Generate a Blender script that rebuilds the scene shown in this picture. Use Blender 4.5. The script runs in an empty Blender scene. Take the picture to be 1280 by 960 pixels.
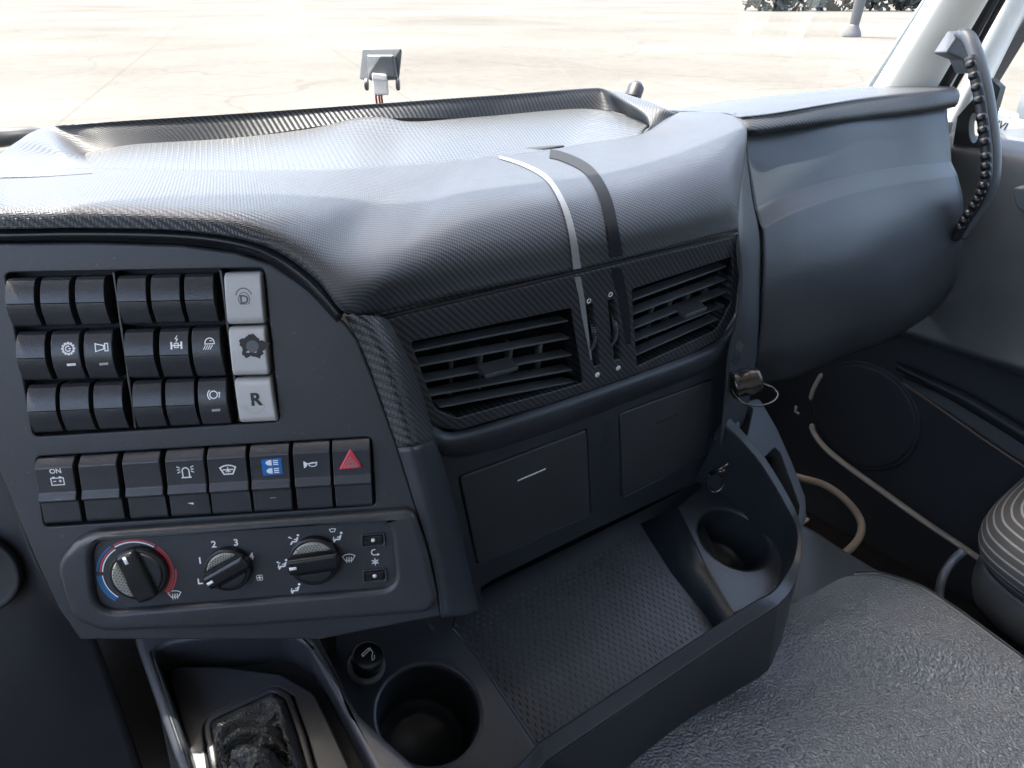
import bpy, bmesh, math, random
import numpy as np
from mathutils import Vector, Matrix, noise
from mathutils.geometry import tessellate_polygon
from mathutils.bvhtree import BVHTree
random.seed(7)
scn = bpy.context.scene
col = scn.collection

# ------------------------------------------------------------ camera, sky, sun, exposure
FOC = 961.0                      # focal length in pixels of a 1280 px wide picture
AZ, PT = math.radians(38), math.radians(27.5)
EYE = np.array([0.0, 0.0, 2.35])  # phone held above the driver's seat, ground at z = 0
UNIT = 0.887
sa, ca, sp, cp = math.sin(AZ), math.cos(AZ), math.sin(PT), math.cos(PT)
FW = np.array([sa*cp, ca*cp, -sp]); RT = np.array([ca, -sa, 0.0]); UP = np.array([sa*sp, ca*sp, cp])
cam = bpy.data.cameras.new('camera'); camo = bpy.data.objects.new('camera', cam); col.objects.link(camo)
cam.sensor_width = 36; cam.lens = 36*FOC/1280; cam.clip_start = 0.02; cam.clip_end = 2000
m = Matrix.Identity(4)
for i in range(3):
    m[i][0], m[i][1], m[i][2], m[i][3] = RT[i], UP[i], -FW[i], EYE[i]
camo.matrix_world = m
scn.camera = camo
SUN_EL, SUN_AZ = math.radians(72), math.radians(352)     # azimuth clockwise from +y (vehicle forward)
w = bpy.data.worlds.new('World'); scn.world = w; w.use_nodes = True
wn = w.node_tree.nodes; wl = w.node_tree.links
bg = wn['Background']; sky = wn.new('ShaderNodeTexSky'); sky.sky_type = 'NISHITA'; sky.sun_disc = False
sky.sun_elevation = SUN_EL; sky.sun_rotation = SUN_AZ; sky.dust_density = 5.0; sky.ozone_density = 1.0
wl.new(sky.outputs[0], bg.inputs[0]); bg.inputs[1].default_value = 0.15
sl = bpy.data.lights.new('sun', 'SUN'); sl.energy = 2.0; sl.angle = math.radians(0.5); sl.color = (1, .95, .87)
so = bpy.data.objects.new('sun', sl); col.objects.link(so)
sd = Vector((math.sin(SUN_AZ)*math.cos(SUN_EL), math.cos(SUN_AZ)*math.cos(SUN_EL), math.sin(SUN_EL)))
so.rotation_euler = sd.to_track_quat('Z', 'Y').to_euler(); so.location = (0, 0, 8)
vs = scn.view_settings; vs.view_transform = 'Standard'; vs.look = 'None'; vs.gamma = 1; vs.use_curve_mapping = False
vs.exposure = 2.75

# ------------------------------------------------------------ pixel -> place helpers
def ray(x, y): return FW + (x-640)/FOC*RT + (480-y)/FOC*UP
def P(x, y, d): return EYE + UNIT*d*ray(x, y)
def vp(x, y):
    v = ray(x, y); return v/np.linalg.norm(v)
def atx(px, py, X): d = X/ray(px, py)[0]; return P(px, py, d)      # X,Y,Z in units from the eye
def aty(px, py, Y): d = Y/ray(px, py)[1]; return P(px, py, d)
def atz(px, py, Z): d = Z/ray(px, py)[2]; return P(px, py, d)
def W(x, y, z): return EYE + UNIT*np.array([x, y, z])

def proj(p):
    q = np.array(p)-EYE; z = q.dot(FW); return (640+FOC*q.dot(RT)/z, 480-FOC*q.dot(UP)/z)

class PL:
    """a plane in the cab with local axes a (right), b (up), n (towards the viewer)"""
    def __init__(s, o, u, v):
        s.o = np.array(o); s.u = u/np.linalg.norm(u)
        n = np.cross(u, v); n /= np.linalg.norm(n)
        if n.dot(EYE-s.o) < 0: n = -n
        s.n = n; s.v = np.cross(n, s.u)
    def at(s, px, py, h=0):
        r = ray(px, py); t = s.n.dot(s.o+s.n*h-EYE)/s.n.dot(r); return EYE+t*r
    def loc(s, px, py, h=0):
        q = s.at(px, py, h)-s.o; return (q.dot(s.u), q.dot(s.v))
    def g(s, a, b, h=0): return s.o+s.u*a+s.v*b+s.n*h
    def poly(s, pts, h=0): return [s.loc(x, y, h) for x, y in pts]

CF = PL(P(480, 395, .62), vp(2000, 30), vp(795, 1610))
SP = PL(P(440, 560, .62), vp(9000, 0), vp(730, 4440))
DK = PL(P(540, 890, .78), vp(2000, 20), vp(-541, -681))
uh = vp(9000, 0); uh[2] = 0; uh /= np.linalg.norm(uh)
wf = np.array([-uh[1], uh[0], 0])*math.cos(math.radians(12))+np.array([0, 0, math.sin(math.radians(12))])
GC = PL(P(290, 880, .65), uh, wf)

# ------------------------------------------------------------ object helpers
def tag(o, label, cat, group=None):
    o['label'] = label; o['category'] = cat
    if group: o['group'] = group
    return o
def thing(name, label, cat, loc, group=None):
    o = bpy.data.objects.new(name, None); col.objects.link(o); o.location = Vector(loc)
    o.empty_display_size = .02
    return tag(o, label, cat, group)
def attach(o, parent):
    if parent is None: return
    o.parent = parent
    base = parent
    while base.parent: base = base.parent
    if parent.type == 'EMPTY':
        o.matrix_parent_inverse = Matrix.Translation(-Vector(parent.location))
class MB:
    def __init__(s): s.v = []; s.f = []; s.uv = []; s.sm = []
    def add(s, vs_, fs, uv=None, smooth=True):
        o = len(s.v); s.v += [tuple(map(float, q)) for q in vs_]
        s.uv += ([tuple(map(float, q)) for q in uv] if uv is not None else [(q[0], q[2]) for q in s.v[o:]])
        s.f += [tuple(i+o for i in f) for f in fs]; s.sm += [smooth]*len(fs)
        return s
    def build(s, name, mat, parent=None, bevel=0, seg=2, wn_=False, solid=0, sub=0, recalc=True, face=None):
        me = bpy.data.meshes.new(name); me.from_pydata(s.v, [], s.f)
        ul = me.uv_layers.new(name='UVMap')
        for lp in me.loops: ul.data[lp.index].uv = s.uv[lp.vertex_index]
        for p, q in zip(me.polygons, s.sm): p.use_smooth = q
        if recalc:
            bm = bmesh.new(); bm.from_mesh(me); bmesh.ops.recalc_face_normals(bm, faces=bm.faces[:]); bm.to_mesh(me); bm.free()
        if face is not None:      # open sheet: make it look at this point
            tot = sum((Vector(face)-p.center).dot(p.normal)*p.area for p in me.polygons)
            if tot < 0: me.flip_normals()
        me.materials.append(MATS[mat] if isinstance(mat, str) else mat)
        o = bpy.data.objects.new(name, me); col.objects.link(o); attach(o, parent)
        if solid:
            q = o.modifiers.new('thick', 'SOLIDIFY'); q.thickness = solid; q.offset = -1
        if bevel:
            q = o.modifiers.new('bevel', 'BEVEL'); q.width = bevel; q.segments = seg; q.limit_method = 'ANGLE'; q.angle_limit = math.radians(25); q.harden_normals = True
        if sub:
            q = o.modifiers.new('sub', 'SUBSURF'); q.levels = sub; q.render_levels = sub
        if wn_:
            q = o.modifiers.new('wn', 'WEIGHTED_NORMAL'); q.keep_sharp = True; q.weight = 80
        return o

def crom(pts, n):
    pts = np.array(pts, float); m_ = len(pts)
    if m_ == 2:
        t = np.linspace(0, 1, n)[:, None]; return pts[0]*(1-t)+pts[1]*t
    e = np.vstack([2*pts[0]-pts[1], pts, 2*pts[-1]-pts[-2]])
    out = []
    for t in np.linspace(0, m_-1, n):
        i = min(int(t), m_-2); f = t-i
        a, b, c, d = e[i], e[i+1], e[i+2], e[i+3]
        out.append(.5*((2*b)+(-a+c)*f+(2*a-5*b+4*c-d)*f*f+(-a+3*b-3*c+d)*f**3))
    return np.array(out)
def grid_pts(rows, nu, nv, px=True):
    """rows of control points -> (nv, nu, 3)"""
    R_ = [[P(*q) if px and len(q) == 3 and not isinstance(q, np.ndarray) else np.array(q) for q in r] for r in rows]
    A = np.array([crom(r, nu) for r in R_])
    return np.stack([crom(A[:, j], nv) for j in range(nu)], axis=1)
def grid_mb(G, mb=None, uvx=True):
    nv, nu, _ = G.shape
    mb = mb or MB()
    arc = np.zeros((nv, nu)); arc[1:] = np.cumsum(np.linalg.norm(np.diff(G, axis=0), axis=2), axis=0)
    arcu = np.zeros((nv, nu)); arcu[:, 1:] = np.cumsum(np.linalg.norm(np.diff(G, axis=1), axis=2), axis=1)
    U_ = G[:, :, 0] if uvx else np.tile(arcu.mean(axis=0), (nv, 1))
    uv = [(U_[i, j], -arc[i, j]) for i in range(nv) for j in range(nu)]
    mb.add(G.reshape(-1, 3), [(i*nu+j, i*nu+j+1, (i+1)*nu+j+1, (i+1)*nu+j) for i in range(nv-1) for j in range(nu-1)], uv)
    return mb
def surf(name, rows, nu, nv, mat, parent, thick=.003, uvx=True, px=True, fn=None, face=EYE):
    G = grid_pts(rows, nu, nv, px)
    if fn is not None: G = fn(G)
    return grid_mb(G, uvx=uvx).build(name, mat, parent, solid=thick, recalc=True, face=face)

def area2(p): return .5*sum(p[i][0]*p[(i+1) % len(p)][1]-p[(i+1) % len(p)][0]*p[i][1] for i in range(len(p)))
def ccw(p): return list(p) if area2(p) > 0 else list(p)[::-1]
def rpoly(pts, r, n=5):
    """round the corners of a 2-D polygon; r one number or one per corner"""
    out = []; k = len(pts)
    for i in range(k):
        p = np.array(pts[i]); a = np.array(pts[i-1]); b = np.array(pts[(i+1) % k])
        rr = r[i] if isinstance(r, (list, tuple)) else r
        if rr <= 0: out.append(tuple(p)); continue
        u = a-p; v = b-p; lu, lv = np.linalg.norm(u), np.linalg.norm(v); u /= lu; v /= lv
        ang = math.acos(max(-1, min(1, u.dot(v))))
        t = min(rr/math.tan(ang/2), .45*lu, .45*lv)
        A = p+u*t; B = p+v*t
        for j in range(n+1):
            s_ = j/n; out.append(tuple((1-s_)**2*A+2*s_*(1-s_)*p+s_*s_*B))
    return out
def inset(p, d):
    """move a CCW loop inwards by d"""
    k = len(p); out = []
    for i in range(k):
        a = np.array(p[i-1]); b = np.array(p[i]); c = np.array(p[(i+1) % k])
        e1 = b-a; e2 = c-b; l1, l2 = np.linalg.norm(e1), np.linalg.norm(e2)
        if l1 < 1e-9 or l2 < 1e-9: out.append(tuple(b)); continue
        n1 = np.array([-e1[1], e1[0]])/l1; n2 = np.array([-e2[1], e2[0]])/l2
        nn = n1+n2; L = np.linalg.norm(nn)
        if L < 1e-6: out.append(tuple(b)); continue
        nn /= L; out.append(tuple(b+nn*d/max(.35, nn.dot(n1))))
    return out
def plate_mb(pl, outer, holes, h0, h1, r=.001, seg=3, mb=None, rh=None, hole_floor=None):
    """flat plate on plane pl from depth h0 to face h1 with rounded edges (r outer, rh at the holes)"""
    mb = mb or MB(); rh = r if rh is None else rh
    loops = []
    for L, sgn, rr in [(ccw(outer), 1, r)]+[(ccw(q), -1, rh) for q in holes]:
        rings = [(L, h0)]
        if rr > 0:
            for j in range(seg+1):
                t = j/seg*math.pi/2
                rings.append((inset(L, sgn*rr*(1-math.cos(t))), h1-rr+rr*math.sin(t)))
        else: rings.append((L, h1))
        k = len(L); vs_, uv, fs = [], [], []
        for q, h in rings:
            vs_ += [pl.g(a, b, h) for a, b in q]; uv += [(a, b) for a, b in q]
        for i in range(len(rings)-1):
            for j in range(k): fs.append((i*k+j, i*k+(j+1) % k, (i+1)*k+(j+1) % k, (i+1)*k+j))
        mb.add(vs_, fs, uv); loops.append(rings[-1][0])
    flat = [q for L in loops for q in L]
    tri = tessellate_polygon([[Vector((a, b, 0)) for a, b in L] for L in loops])
    mb.add([pl.g(a, b, h1) for a, b in flat], tri, flat)
    return mb
def weld(o, d=1e-5):
    bm = bmesh.new(); bm.from_mesh(o.data); bmesh.ops.remove_doubles(bm, verts=bm.verts[:], dist=d)
    bmesh.ops.recalc_face_normals(bm, faces=bm.faces[:]); bm.to_mesh(o.data); bm.free()
    return o
def plate(name, pl, outer, holes, h0, h1, mat, parent, r=.001, rh=None, seg=3):
    o = plate_mb(pl, outer, holes, h0, h1, r, seg, rh=rh).build(name, mat, parent, wn_=True, recalc=False)
    weld(o)
    # the plate is open at the back: turn it towards the viewer
    tot = sum(Vector(pl.n).dot(p.normal)*p.area for p in o.data.polygons)
    if tot < 0: o.data.flip_normals()
    return o
def box_mb(c8, mb=None):
    mb = mb or MB()
    return mb.add(c8, [(0, 1, 2, 3), (7, 6, 5, 4), (0, 4, 5, 1), (1, 5, 6, 2), (2, 6, 7, 3), (3, 7, 4, 0)], [(0, 0)]*8)
def tube_mb(path, r, n=10, mb=None, closed=False, flat=1.0, side=None):
    mb = mb or MB(); path = [np.array(p, float) for p in path]; k = len(path)
    rr = r if isinstance(r, (list, tuple, np.ndarray)) else [r]*k
    vs_, prev = [], None
    for i, p in enumerate(path):
        a = path[i-1] if (i > 0 or closed) else p; b = path[(i+1) % k] if (i < k-1 or closed) else p
        t = b-a; t /= np.linalg.norm(t)
        if side is not None: x = np.array(side, float)-np.dot(side, t)*t
        elif prev is None:
            x = np.cross(t, [0, 0, 1.0]); x = x if np.linalg.norm(x) > .1 else np.cross(t, [1.0, 0, 0])
        else: x = prev-prev.dot(t)*t
        x /= np.linalg.norm(x); prev = x; y = np.cross(t, x)
        for j in range(n):
            q = 2*math.pi*j/n; vs_.append(p+rr[i]*(math.cos(q)*x+flat*math.sin(q)*y))
    fs = [(i*n+j, i*n+(j+1) % n, ((i+1) % k)*n+(j+1) % n, ((i+1) % k)*n+j) for i in range(k if closed else k-1) for j in range(n)]
    if not closed: fs += [tuple(range(n))[::-1], tuple((k-1)*n+j for j in range(n))]
    return mb.add(vs_, fs, [(0, 0)]*len(vs_))
def lathe_mb(c, ax, prof, n=32, mb=None, cap=True, capstart=False):
    """prof: (radius, height along ax)"""
    mb = mb or MB(); c = np.array(c); ax = np.array(ax)/np.linalg.norm(ax)
    x = np.cross(ax, [0, 1, 0.3]); x /= np.linalg.norm(x); y = np.cross(ax, x)
    vs_ = [c+ax*h+r*(math.cos(2*math.pi*j/n)*x+math.sin(2*math.pi*j/n)*y) for r, h in prof for j in range(n)]
    fs = [(i*n+j, i*n+(j+1) % n, (i+1)*n+(j+1) % n, (i+1)*n+j) for i in range(len(prof)-1) for j in range(n)]
    if cap: fs.append(tuple((len(prof)-1)*n+j for j in range(n)))
    if capstart: fs.append(tuple(range(n))[::-1])
    return mb.add(vs_, fs, [(0, 0)]*len(vs_))

# ------------------------------------------------------------ materials
MATS = {}
def nt(name):
    mt = bpy.data.materials.new(name); mt.use_nodes = True; MATS[name] = mt
    return mt, mt.node_tree.nodes, mt.node_tree.links, mt.node_tree.nodes['Principled BSDF']
def math_(n, l, op, a, b=None, c=None):
    q = n.new('ShaderNodeMath'); q.operation = op
    for i, s_ in enumerate((a, b, c)):
        if s_ is None: continue
        if isinstance(s_, (int, float)): q.inputs[i].default_value = s_
        else: l.new(s_, q.inputs[i])
    return q.outputs[0]
def plastic(name, rgb, rough=.45, grain=900, bump=.12, vary=.25, spec=.5, metal=0, dist=.0006, dust=0.0, coat=0):
    mt, n, l, b = nt(name)
    tc = n.new('ShaderNodeTexCoord')
    nz = n.new('ShaderNodeTexNoise'); nz.inputs['Scale'].default_value = grain; nz.inputs['Detail'].default_value = 3; l.new(tc.outputs['Object'], nz.inputs['Vector'])
    big = n.new('ShaderNodeTexNoise'); big.inputs['Scale'].default_value = 14; big.inputs['Detail'].default_value = 6; l.new(tc.outputs['Object'], big.inputs['Vector'])
    mx = n.new('ShaderNodeMix'); mx.data_type = 'RGBA'
    mx.inputs[6].default_value = (*[c*(1-vary) for c in rgb], 1); mx.inputs[7].default_value = (*[c*(1+vary) for c in rgb], 1)
    l.new(big.outputs[0], mx.inputs[0])
    out = mx.outputs[2]
    if dust:
        sp_ = n.new('ShaderNodeTexNoise'); sp_.inputs['Scale'].default_value = 420; sp_.inputs['Detail'].default_value = 1; l.new(tc.outputs['Object'], sp_.inputs['Vector'])
        cr = n.new('ShaderNodeMapRange'); cr.inputs[1].default_value = .72; cr.inputs[2].default_value = .80; l.new(sp_.outputs[0], cr.inputs[0])
        m2 = n.new('ShaderNodeMix'); m2.data_type = 'RGBA'; m2.inputs[7].default_value = (.16, .155, .15, 1); l.new(out, m2.inputs[6])
        l.new(math_(n, l, 'MULTIPLY', cr.outputs[0], dust), m2.inputs[0]); out = m2.outputs[2]
    l.new(out, b.inputs['Base Color'])
    rr = n.new('ShaderNodeMapRange'); rr.inputs[3].default_value = rough-.06; rr.inputs[4].default_value = rough+.08; l.new(big.outputs[0], rr.inputs[0]); l.new(rr.outputs[0], b.inputs['Roughness'])
    b.inputs['Specular IOR Level'].default_value = spec; b.inputs['Metallic'].default_value = metal
    if coat: b.inputs['Coat Weight'].default_value = coat; b.inputs['Coat Roughness'].default_value = .15
    if bump:
        bp = n.new('ShaderNodeBump'); bp.inputs['Strength'].default_value = bump; bp.inputs['Distance'].default_value = dist
        l.new(nz.outputs[0], bp.inputs['Height']); l.new(bp.outputs[0], b.inputs['Normal'])
    return mt
def carbon(name, cell=.00155, dark=(.013, .015, .019), lite=(.060, .063, .070), rough=.40):
    mt, n, l, b = nt(name)
    uv = n.new('ShaderNodeUVMap'); uv.uv_map = 'UVMap'
    sx = n.new('ShaderNodeSeparateXYZ'); l.new(uv.outputs[0], sx.inputs[0])
    u = math_(n, l, 'DIVIDE', sx.outputs[0], cell); v = math_(n, l, 'DIVIDE', sx.outputs[1], cell)
    s_ = math_(n, l, 'ADD', math_(n, l, 'FLOOR', u), math_(n, l, 'FLOOR', v))
    k = math_(n, l, 'LESS_THAN', math_(n, l, 'FLOORED_MODULO', s_, 4), 2)
    fu = math_(n, l, 'FRACT', u); fv = math_(n, l, 'FRACT', v)
    def arch(f): return math_(n, l, 'SUBTRACT', 1, math_(n, l, 'POWER', math_(n, l, 'ABSOLUTE', math_(n, l, 'SUBTRACT', math_(n, l, 'MULTIPLY', f, 2), 1)), 2))
    h = n.new('ShaderNodeMix'); l.new(k, h.inputs[0]); l.new(math_(n, l, 'MULTIPLY', arch(fv), .7), h.inputs[2]); l.new(math_(n, l, 'ADD', arch(fu), .25), h.inputs[3])
    mx = n.new('ShaderNodeMix'); mx.data_type = 'RGBA'; l.new(k, mx.inputs[0]); mx.inputs[6].default_value = (*dark, 1); mx.inputs[7].default_value = (*lite, 1)
    l.new(mx.outputs[2], b.inputs['Base Color'])
    tc = n.new('ShaderNodeTexCoord'); big = n.new('ShaderNodeTexNoise'); big.inputs['Scale'].default_value = 18; big.inputs['Detail'].default_value = 5; l.new(tc.outputs['Object'], big.inputs['Vector'])
    rr = n.new('ShaderNodeMapRange'); rr.inputs[3].default_value = rough-.07; rr.inputs[4].default_value = rough+.09; l.new(big.outputs[0], rr.inputs[0])
    l.new(math_(n, l, 'ADD', rr.outputs[0], math_(n, l, 'MULTIPLY', k, -.08)), b.inputs['Roughness'])
    bp = n.new('ShaderNodeBump'); bp.inputs['Strength'].default_value = .6; bp.inputs['Distance'].default_value = .0004
    l.new(h.outputs[0], bp.inputs['Height']); l.new(bp.outputs[0], b.inputs['Normal'])
    b.inputs['Sheen Weight'].default_value = .05; b.inputs['Sheen Roughness'].default_value = .4
def flat(name, rgb, rough=.5, metal=0, spec=.5):
    mt, n, l, b = nt(name)
    tc = n.new('ShaderNodeTexCoord'); nz = n.new('ShaderNodeTexNoise'); nz.inputs['Scale'].default_value = 300; l.new(tc.outputs['Object'], nz.inputs['Vector'])
    mx = n.new('ShaderNodeMix'); mx.data_type = 'RGBA'; mx.inputs[6].default_value = (*[c*.88 for c in rgb], 1); mx.inputs[7].default_value = (*[min(1, c*1.08) for c in rgb], 1); l.new(nz.outputs[0], mx.inputs[0])
    l.new(mx.outputs[2], b.inputs['Base Color']); b.inputs['Roughness'].default_value = rough; b.inputs['Metallic'].default_value = metal; b.inputs['Specular IOR Level'].default_value = spec
carbon('carbon_wrap')
plastic('dash_plastic', (.032, .037, .044), .42, dust=.3)
plastic('panel_plastic', (.037, .039, .045), .38, bump=.2, dust=.45)
plastic('lid_plastic', (.046, .048, .051), .5, bump=.2)
plastic('glove_plastic', (.058, .066, .075), .44, grain=650, bump=.3, dust=.35)
plastic('shelf_plastic', (.023, .028, .034), .34, bump=.14, dust=.5)
plastic('duct_black', (.004, .0045, .005), .7, bump=0, spec=.1)
plastic('knee_plastic', (.010, .011, .014), .6, bump=.1)
plastic('black_gloss', (.010, .012, .015), .24, bump=.03)
plastic('stud_plastic', (.060, .070, .085), .28, bump=.1)
plastic('black_matte', (.009, .010, .012), .6, bump=.1)
plastic('switch_plastic', (.046, .047, .053), .30, grain=700, bump=.3, dust=.35)
plastic('switch_worn', (.06, .06, .066), .40, grain=700, bump=.35, dust=.3)
plastic('silver_button', (.50, .49, .48), .42, grain=1200, bump=.1, vary=.1)
plastic('knob_black', (.011, .012, .013), .28, bump=.1)
plastic('knob_insert', (.26, .26, .23), .4, grain=600, bump=.3)
plastic('purple_black', (.07, .055, .062), .55, bump=.1)
plastic('slat_plastic', (.10, .108, .118), .32, bump=.05)
plastic('tab_grey', (.06, .063, .067), .3, bump=.05)
plastic('cream_trim', (.78, .75, .68), .5, bump=.05, vary=.05)
plastic('grey_trim', (.36, .39, .40), .45, bump=.05, vary=.1)
plastic('brown_trim', (.10, .065, .05), .45, bump=.05)
plastic('sill_trim', (.42, .38, .34), .5, bump=.08)
plastic('hose_rubber', (.30, .23, .17), .5, bump=.05)
plastic('door_plastic', (.022, .026, .031), .6, bump=.15)
plastic('door_upper', (.065, .07, .075), .5, bump=.12)
plastic('rubber_seal', (.012, .014, .018), .5, bump=.05)
plastic('handle_grey', (.11, .122, .135), .36, bump=.06)
plastic('headliner', (.52, .51, .49), .8, bump=.1)
plastic('rubber_floor', (.016, .014, .013), .6, grain=250, bump=.4, dust=.6)
plastic('vinyl_cover', (.05, .055, .055), .42, grain=500, bump=.25)
plastic('metal_dark', (.12, .105, .095), .24, metal=.85, bump=.03)
plastic('metal_bar', (.16, .17, .19), .35, metal=.4, bump=.05)
plastic('steel', (.55, .54, .52), .25, metal=1, bump=.02)
plastic('bracket_grey', (.10, .108, .115), .5, bump=.05)
plastic('white_paint', (.74, .75, .73), .35, bump=.03)
plastic('post_paint', (.10, .10, .095), .6, grain=40, bump=.2)
flat('print_white', (.88, .88, .87), .5)
flat('print_grey', (.42, .42, .42), .5)
flat('print_red', (.55, .07, .08), .45)
flat('print_blue', (.02, .16, .40), .45)
flat('hazard_red', (.62, .05, .07), .35)
flat('sticker_blue', (.01, .16, .48), .4)
flat('plug_white', (.75, .72, .68), .4)
flat('wire_red', (.35, .03, .03), .5)
flat('smudge', (.035, .033, .032), .7)
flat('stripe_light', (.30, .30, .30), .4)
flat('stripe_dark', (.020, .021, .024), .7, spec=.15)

def leather(name, rgb, scale, rough, bump, dist, spec=.5):
    mt, n, l, b = nt(name)
    tc = n.new('ShaderNodeTexCoord')
    v = n.new('ShaderNodeTexVoronoi'); v.feature = 'SMOOTH_F1'; v.inputs['Scale'].default_value = scale; v.inputs['Smoothness'].default_value = .6
    nz = n.new('ShaderNodeTexNoise'); nz.inputs['Scale'].default_value = scale*.7; nz.inputs['Detail'].default_value = 4; nz.inputs['Distortion'].default_value = .2
    for q in (v, nz): l.new(tc.outputs['Object'], q.inputs['Vector'])
    h = math_(n, l, 'ADD', math_(n, l, 'MULTIPLY', v.outputs[0], -1.0), math_(n, l, 'MULTIPLY', nz.outputs[0], .45))
    bp = n.new('ShaderNodeBump'); bp.inputs['Strength'].default_value = bump; bp.inputs['Distance'].default_value = dist; l.new(h, bp.inputs['Height']); l.new(bp.outputs[0], b.inputs['Normal'])
    big = n.new('ShaderNodeTexNoise'); big.inputs['Scale'].default_value = 9; big.inputs['Detail'].default_value = 5; l.new(tc.outputs['Object'], big.inputs['Vector'])
    mx = n.new('ShaderNodeMix'); mx.data_type = 'RGBA'; mx.inputs[6].default_value = (*[c*.75 for c in rgb], 1); mx.inputs[7].default_value = (*[c*1.25 for c in rgb], 1); l.new(big.outputs[0], mx.inputs[0]); l.new(mx.outputs[2], b.inputs['Base Color'])
    b.inputs['Roughness'].default_value = rough; b.inputs['Specular IOR Level'].default_value = spec
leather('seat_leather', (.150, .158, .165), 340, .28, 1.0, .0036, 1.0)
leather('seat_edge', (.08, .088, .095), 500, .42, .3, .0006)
leather('gaiter_leather', (.026, .026, .024), 520, .46, .9, .0012, .45)

def ribbed(name, rgb, rough, cu, cv):
    """rubber mat with short raised dashes"""
    mt, n, l, b = nt(name)
    uv = n.new('ShaderNodeUVMap'); uv.uv_map = 'UVMap'; sx = n.new('ShaderNodeSeparateXYZ'); l.new(uv.outputs[0], sx.inputs[0])
    v = math_(n, l, 'DIVIDE', sx.outputs[1], cv); row = math_(n, l, 'FLOOR', v)
    u = math_(n, l, 'ADD', math_(n, l, 'DIVIDE', sx.outputs[0], cu), math_(n, l, 'MULTIPLY', row, .5))
    fu = math_(n, l, 'ABSOLUTE', math_(n, l, 'SUBTRACT', math_(n, l, 'FRACT', u), .5)); fv = math_(n, l, 'ABSOLUTE', math_(n, l, 'SUBTRACT', math_(n, l, 'FRACT', v), .5))
    d = math_(n, l, 'ADD', math_(n, l, 'POWER', math_(n, l, 'MULTIPLY', fu, 3.2), 2), math_(n, l, 'POWER', math_(n, l, 'MULTIPLY', fv, 2.4), 2))
    mr = n.new('ShaderNodeMapRange'); mr.inputs[1].default_value = 1.0; mr.inputs[2].default_value = .3; l.new(d, mr.inputs[0])
    bp = n.new('ShaderNodeBump'); bp.inputs['Strength'].default_value = .8; bp.inputs['Distance'].default_value = .0012; l.new(mr.outputs[0], bp.inputs['Height']); l.new(bp.outputs[0], b.inputs['Normal'])
    b.inputs['Base Color'].default_value = (*rgb, 1); b.inputs['Roughness'].default_value = rough
ribbed('tray_rubber', (.060, .065, .070), .36, .0052, .0085)

def fabric(name):
    mt, n, l, b = nt(name)
    tc = n.new('ShaderNodeTexCoord'); sx = n.new('ShaderNodeSeparateXYZ'); l.new(tc.outputs['UV'], sx.inputs[0])
    nz = n.new('ShaderNodeTexNoise'); nz.inputs['Scale'].default_value = 5; l.new(tc.outputs['Object'], nz.inputs['Vector'])
    t = math_(n, l, 'ADD', math_(n, l, 'MULTIPLY', sx.outputs[1], 75), math_(n, l, 'MULTIPLY', nz.outputs[0], .8))
    f = math_(n, l, 'FRACT', t)
    k = math_(n, l, 'LESS_THAN', f, .24)
    thr = math_(n, l, 'SINE', math_(n, l, 'MULTIPLY', math_(n, l, 'ADD', sx.outputs[0], sx.outputs[1]), 2600))
    k2 = math_(n, l, 'MULTIPLY', k, math_(n, l, 'GREATER_THAN', thr, -.5))
    mx = n.new('ShaderNodeMix'); mx.data_type = 'RGBA'; mx.inputs[6].default_value = (.115, .105, .10, 1); mx.inputs[7].default_value = (.50, .54, .52, 1); l.new(k2, mx.inputs[0]); l.new(mx.outputs[2], b.inputs['Base Color'])
    b.inputs['Roughness'].default_value = .85
    wv = n.new('ShaderNodeTexNoise'); wv.inputs['Scale'].default_value = 900; l.new(tc.outputs['Object'], wv.inputs['Vector'])
    bp = n.new('ShaderNodeBump'); bp.inputs['Strength'].default_value = .5; bp.inputs['Distance'].default_value = .0008; l.new(wv.outputs[0], bp.inputs['Height']); l.new(bp.outputs[0], b.inputs['Normal'])
fabric('striped_fabric')

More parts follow.
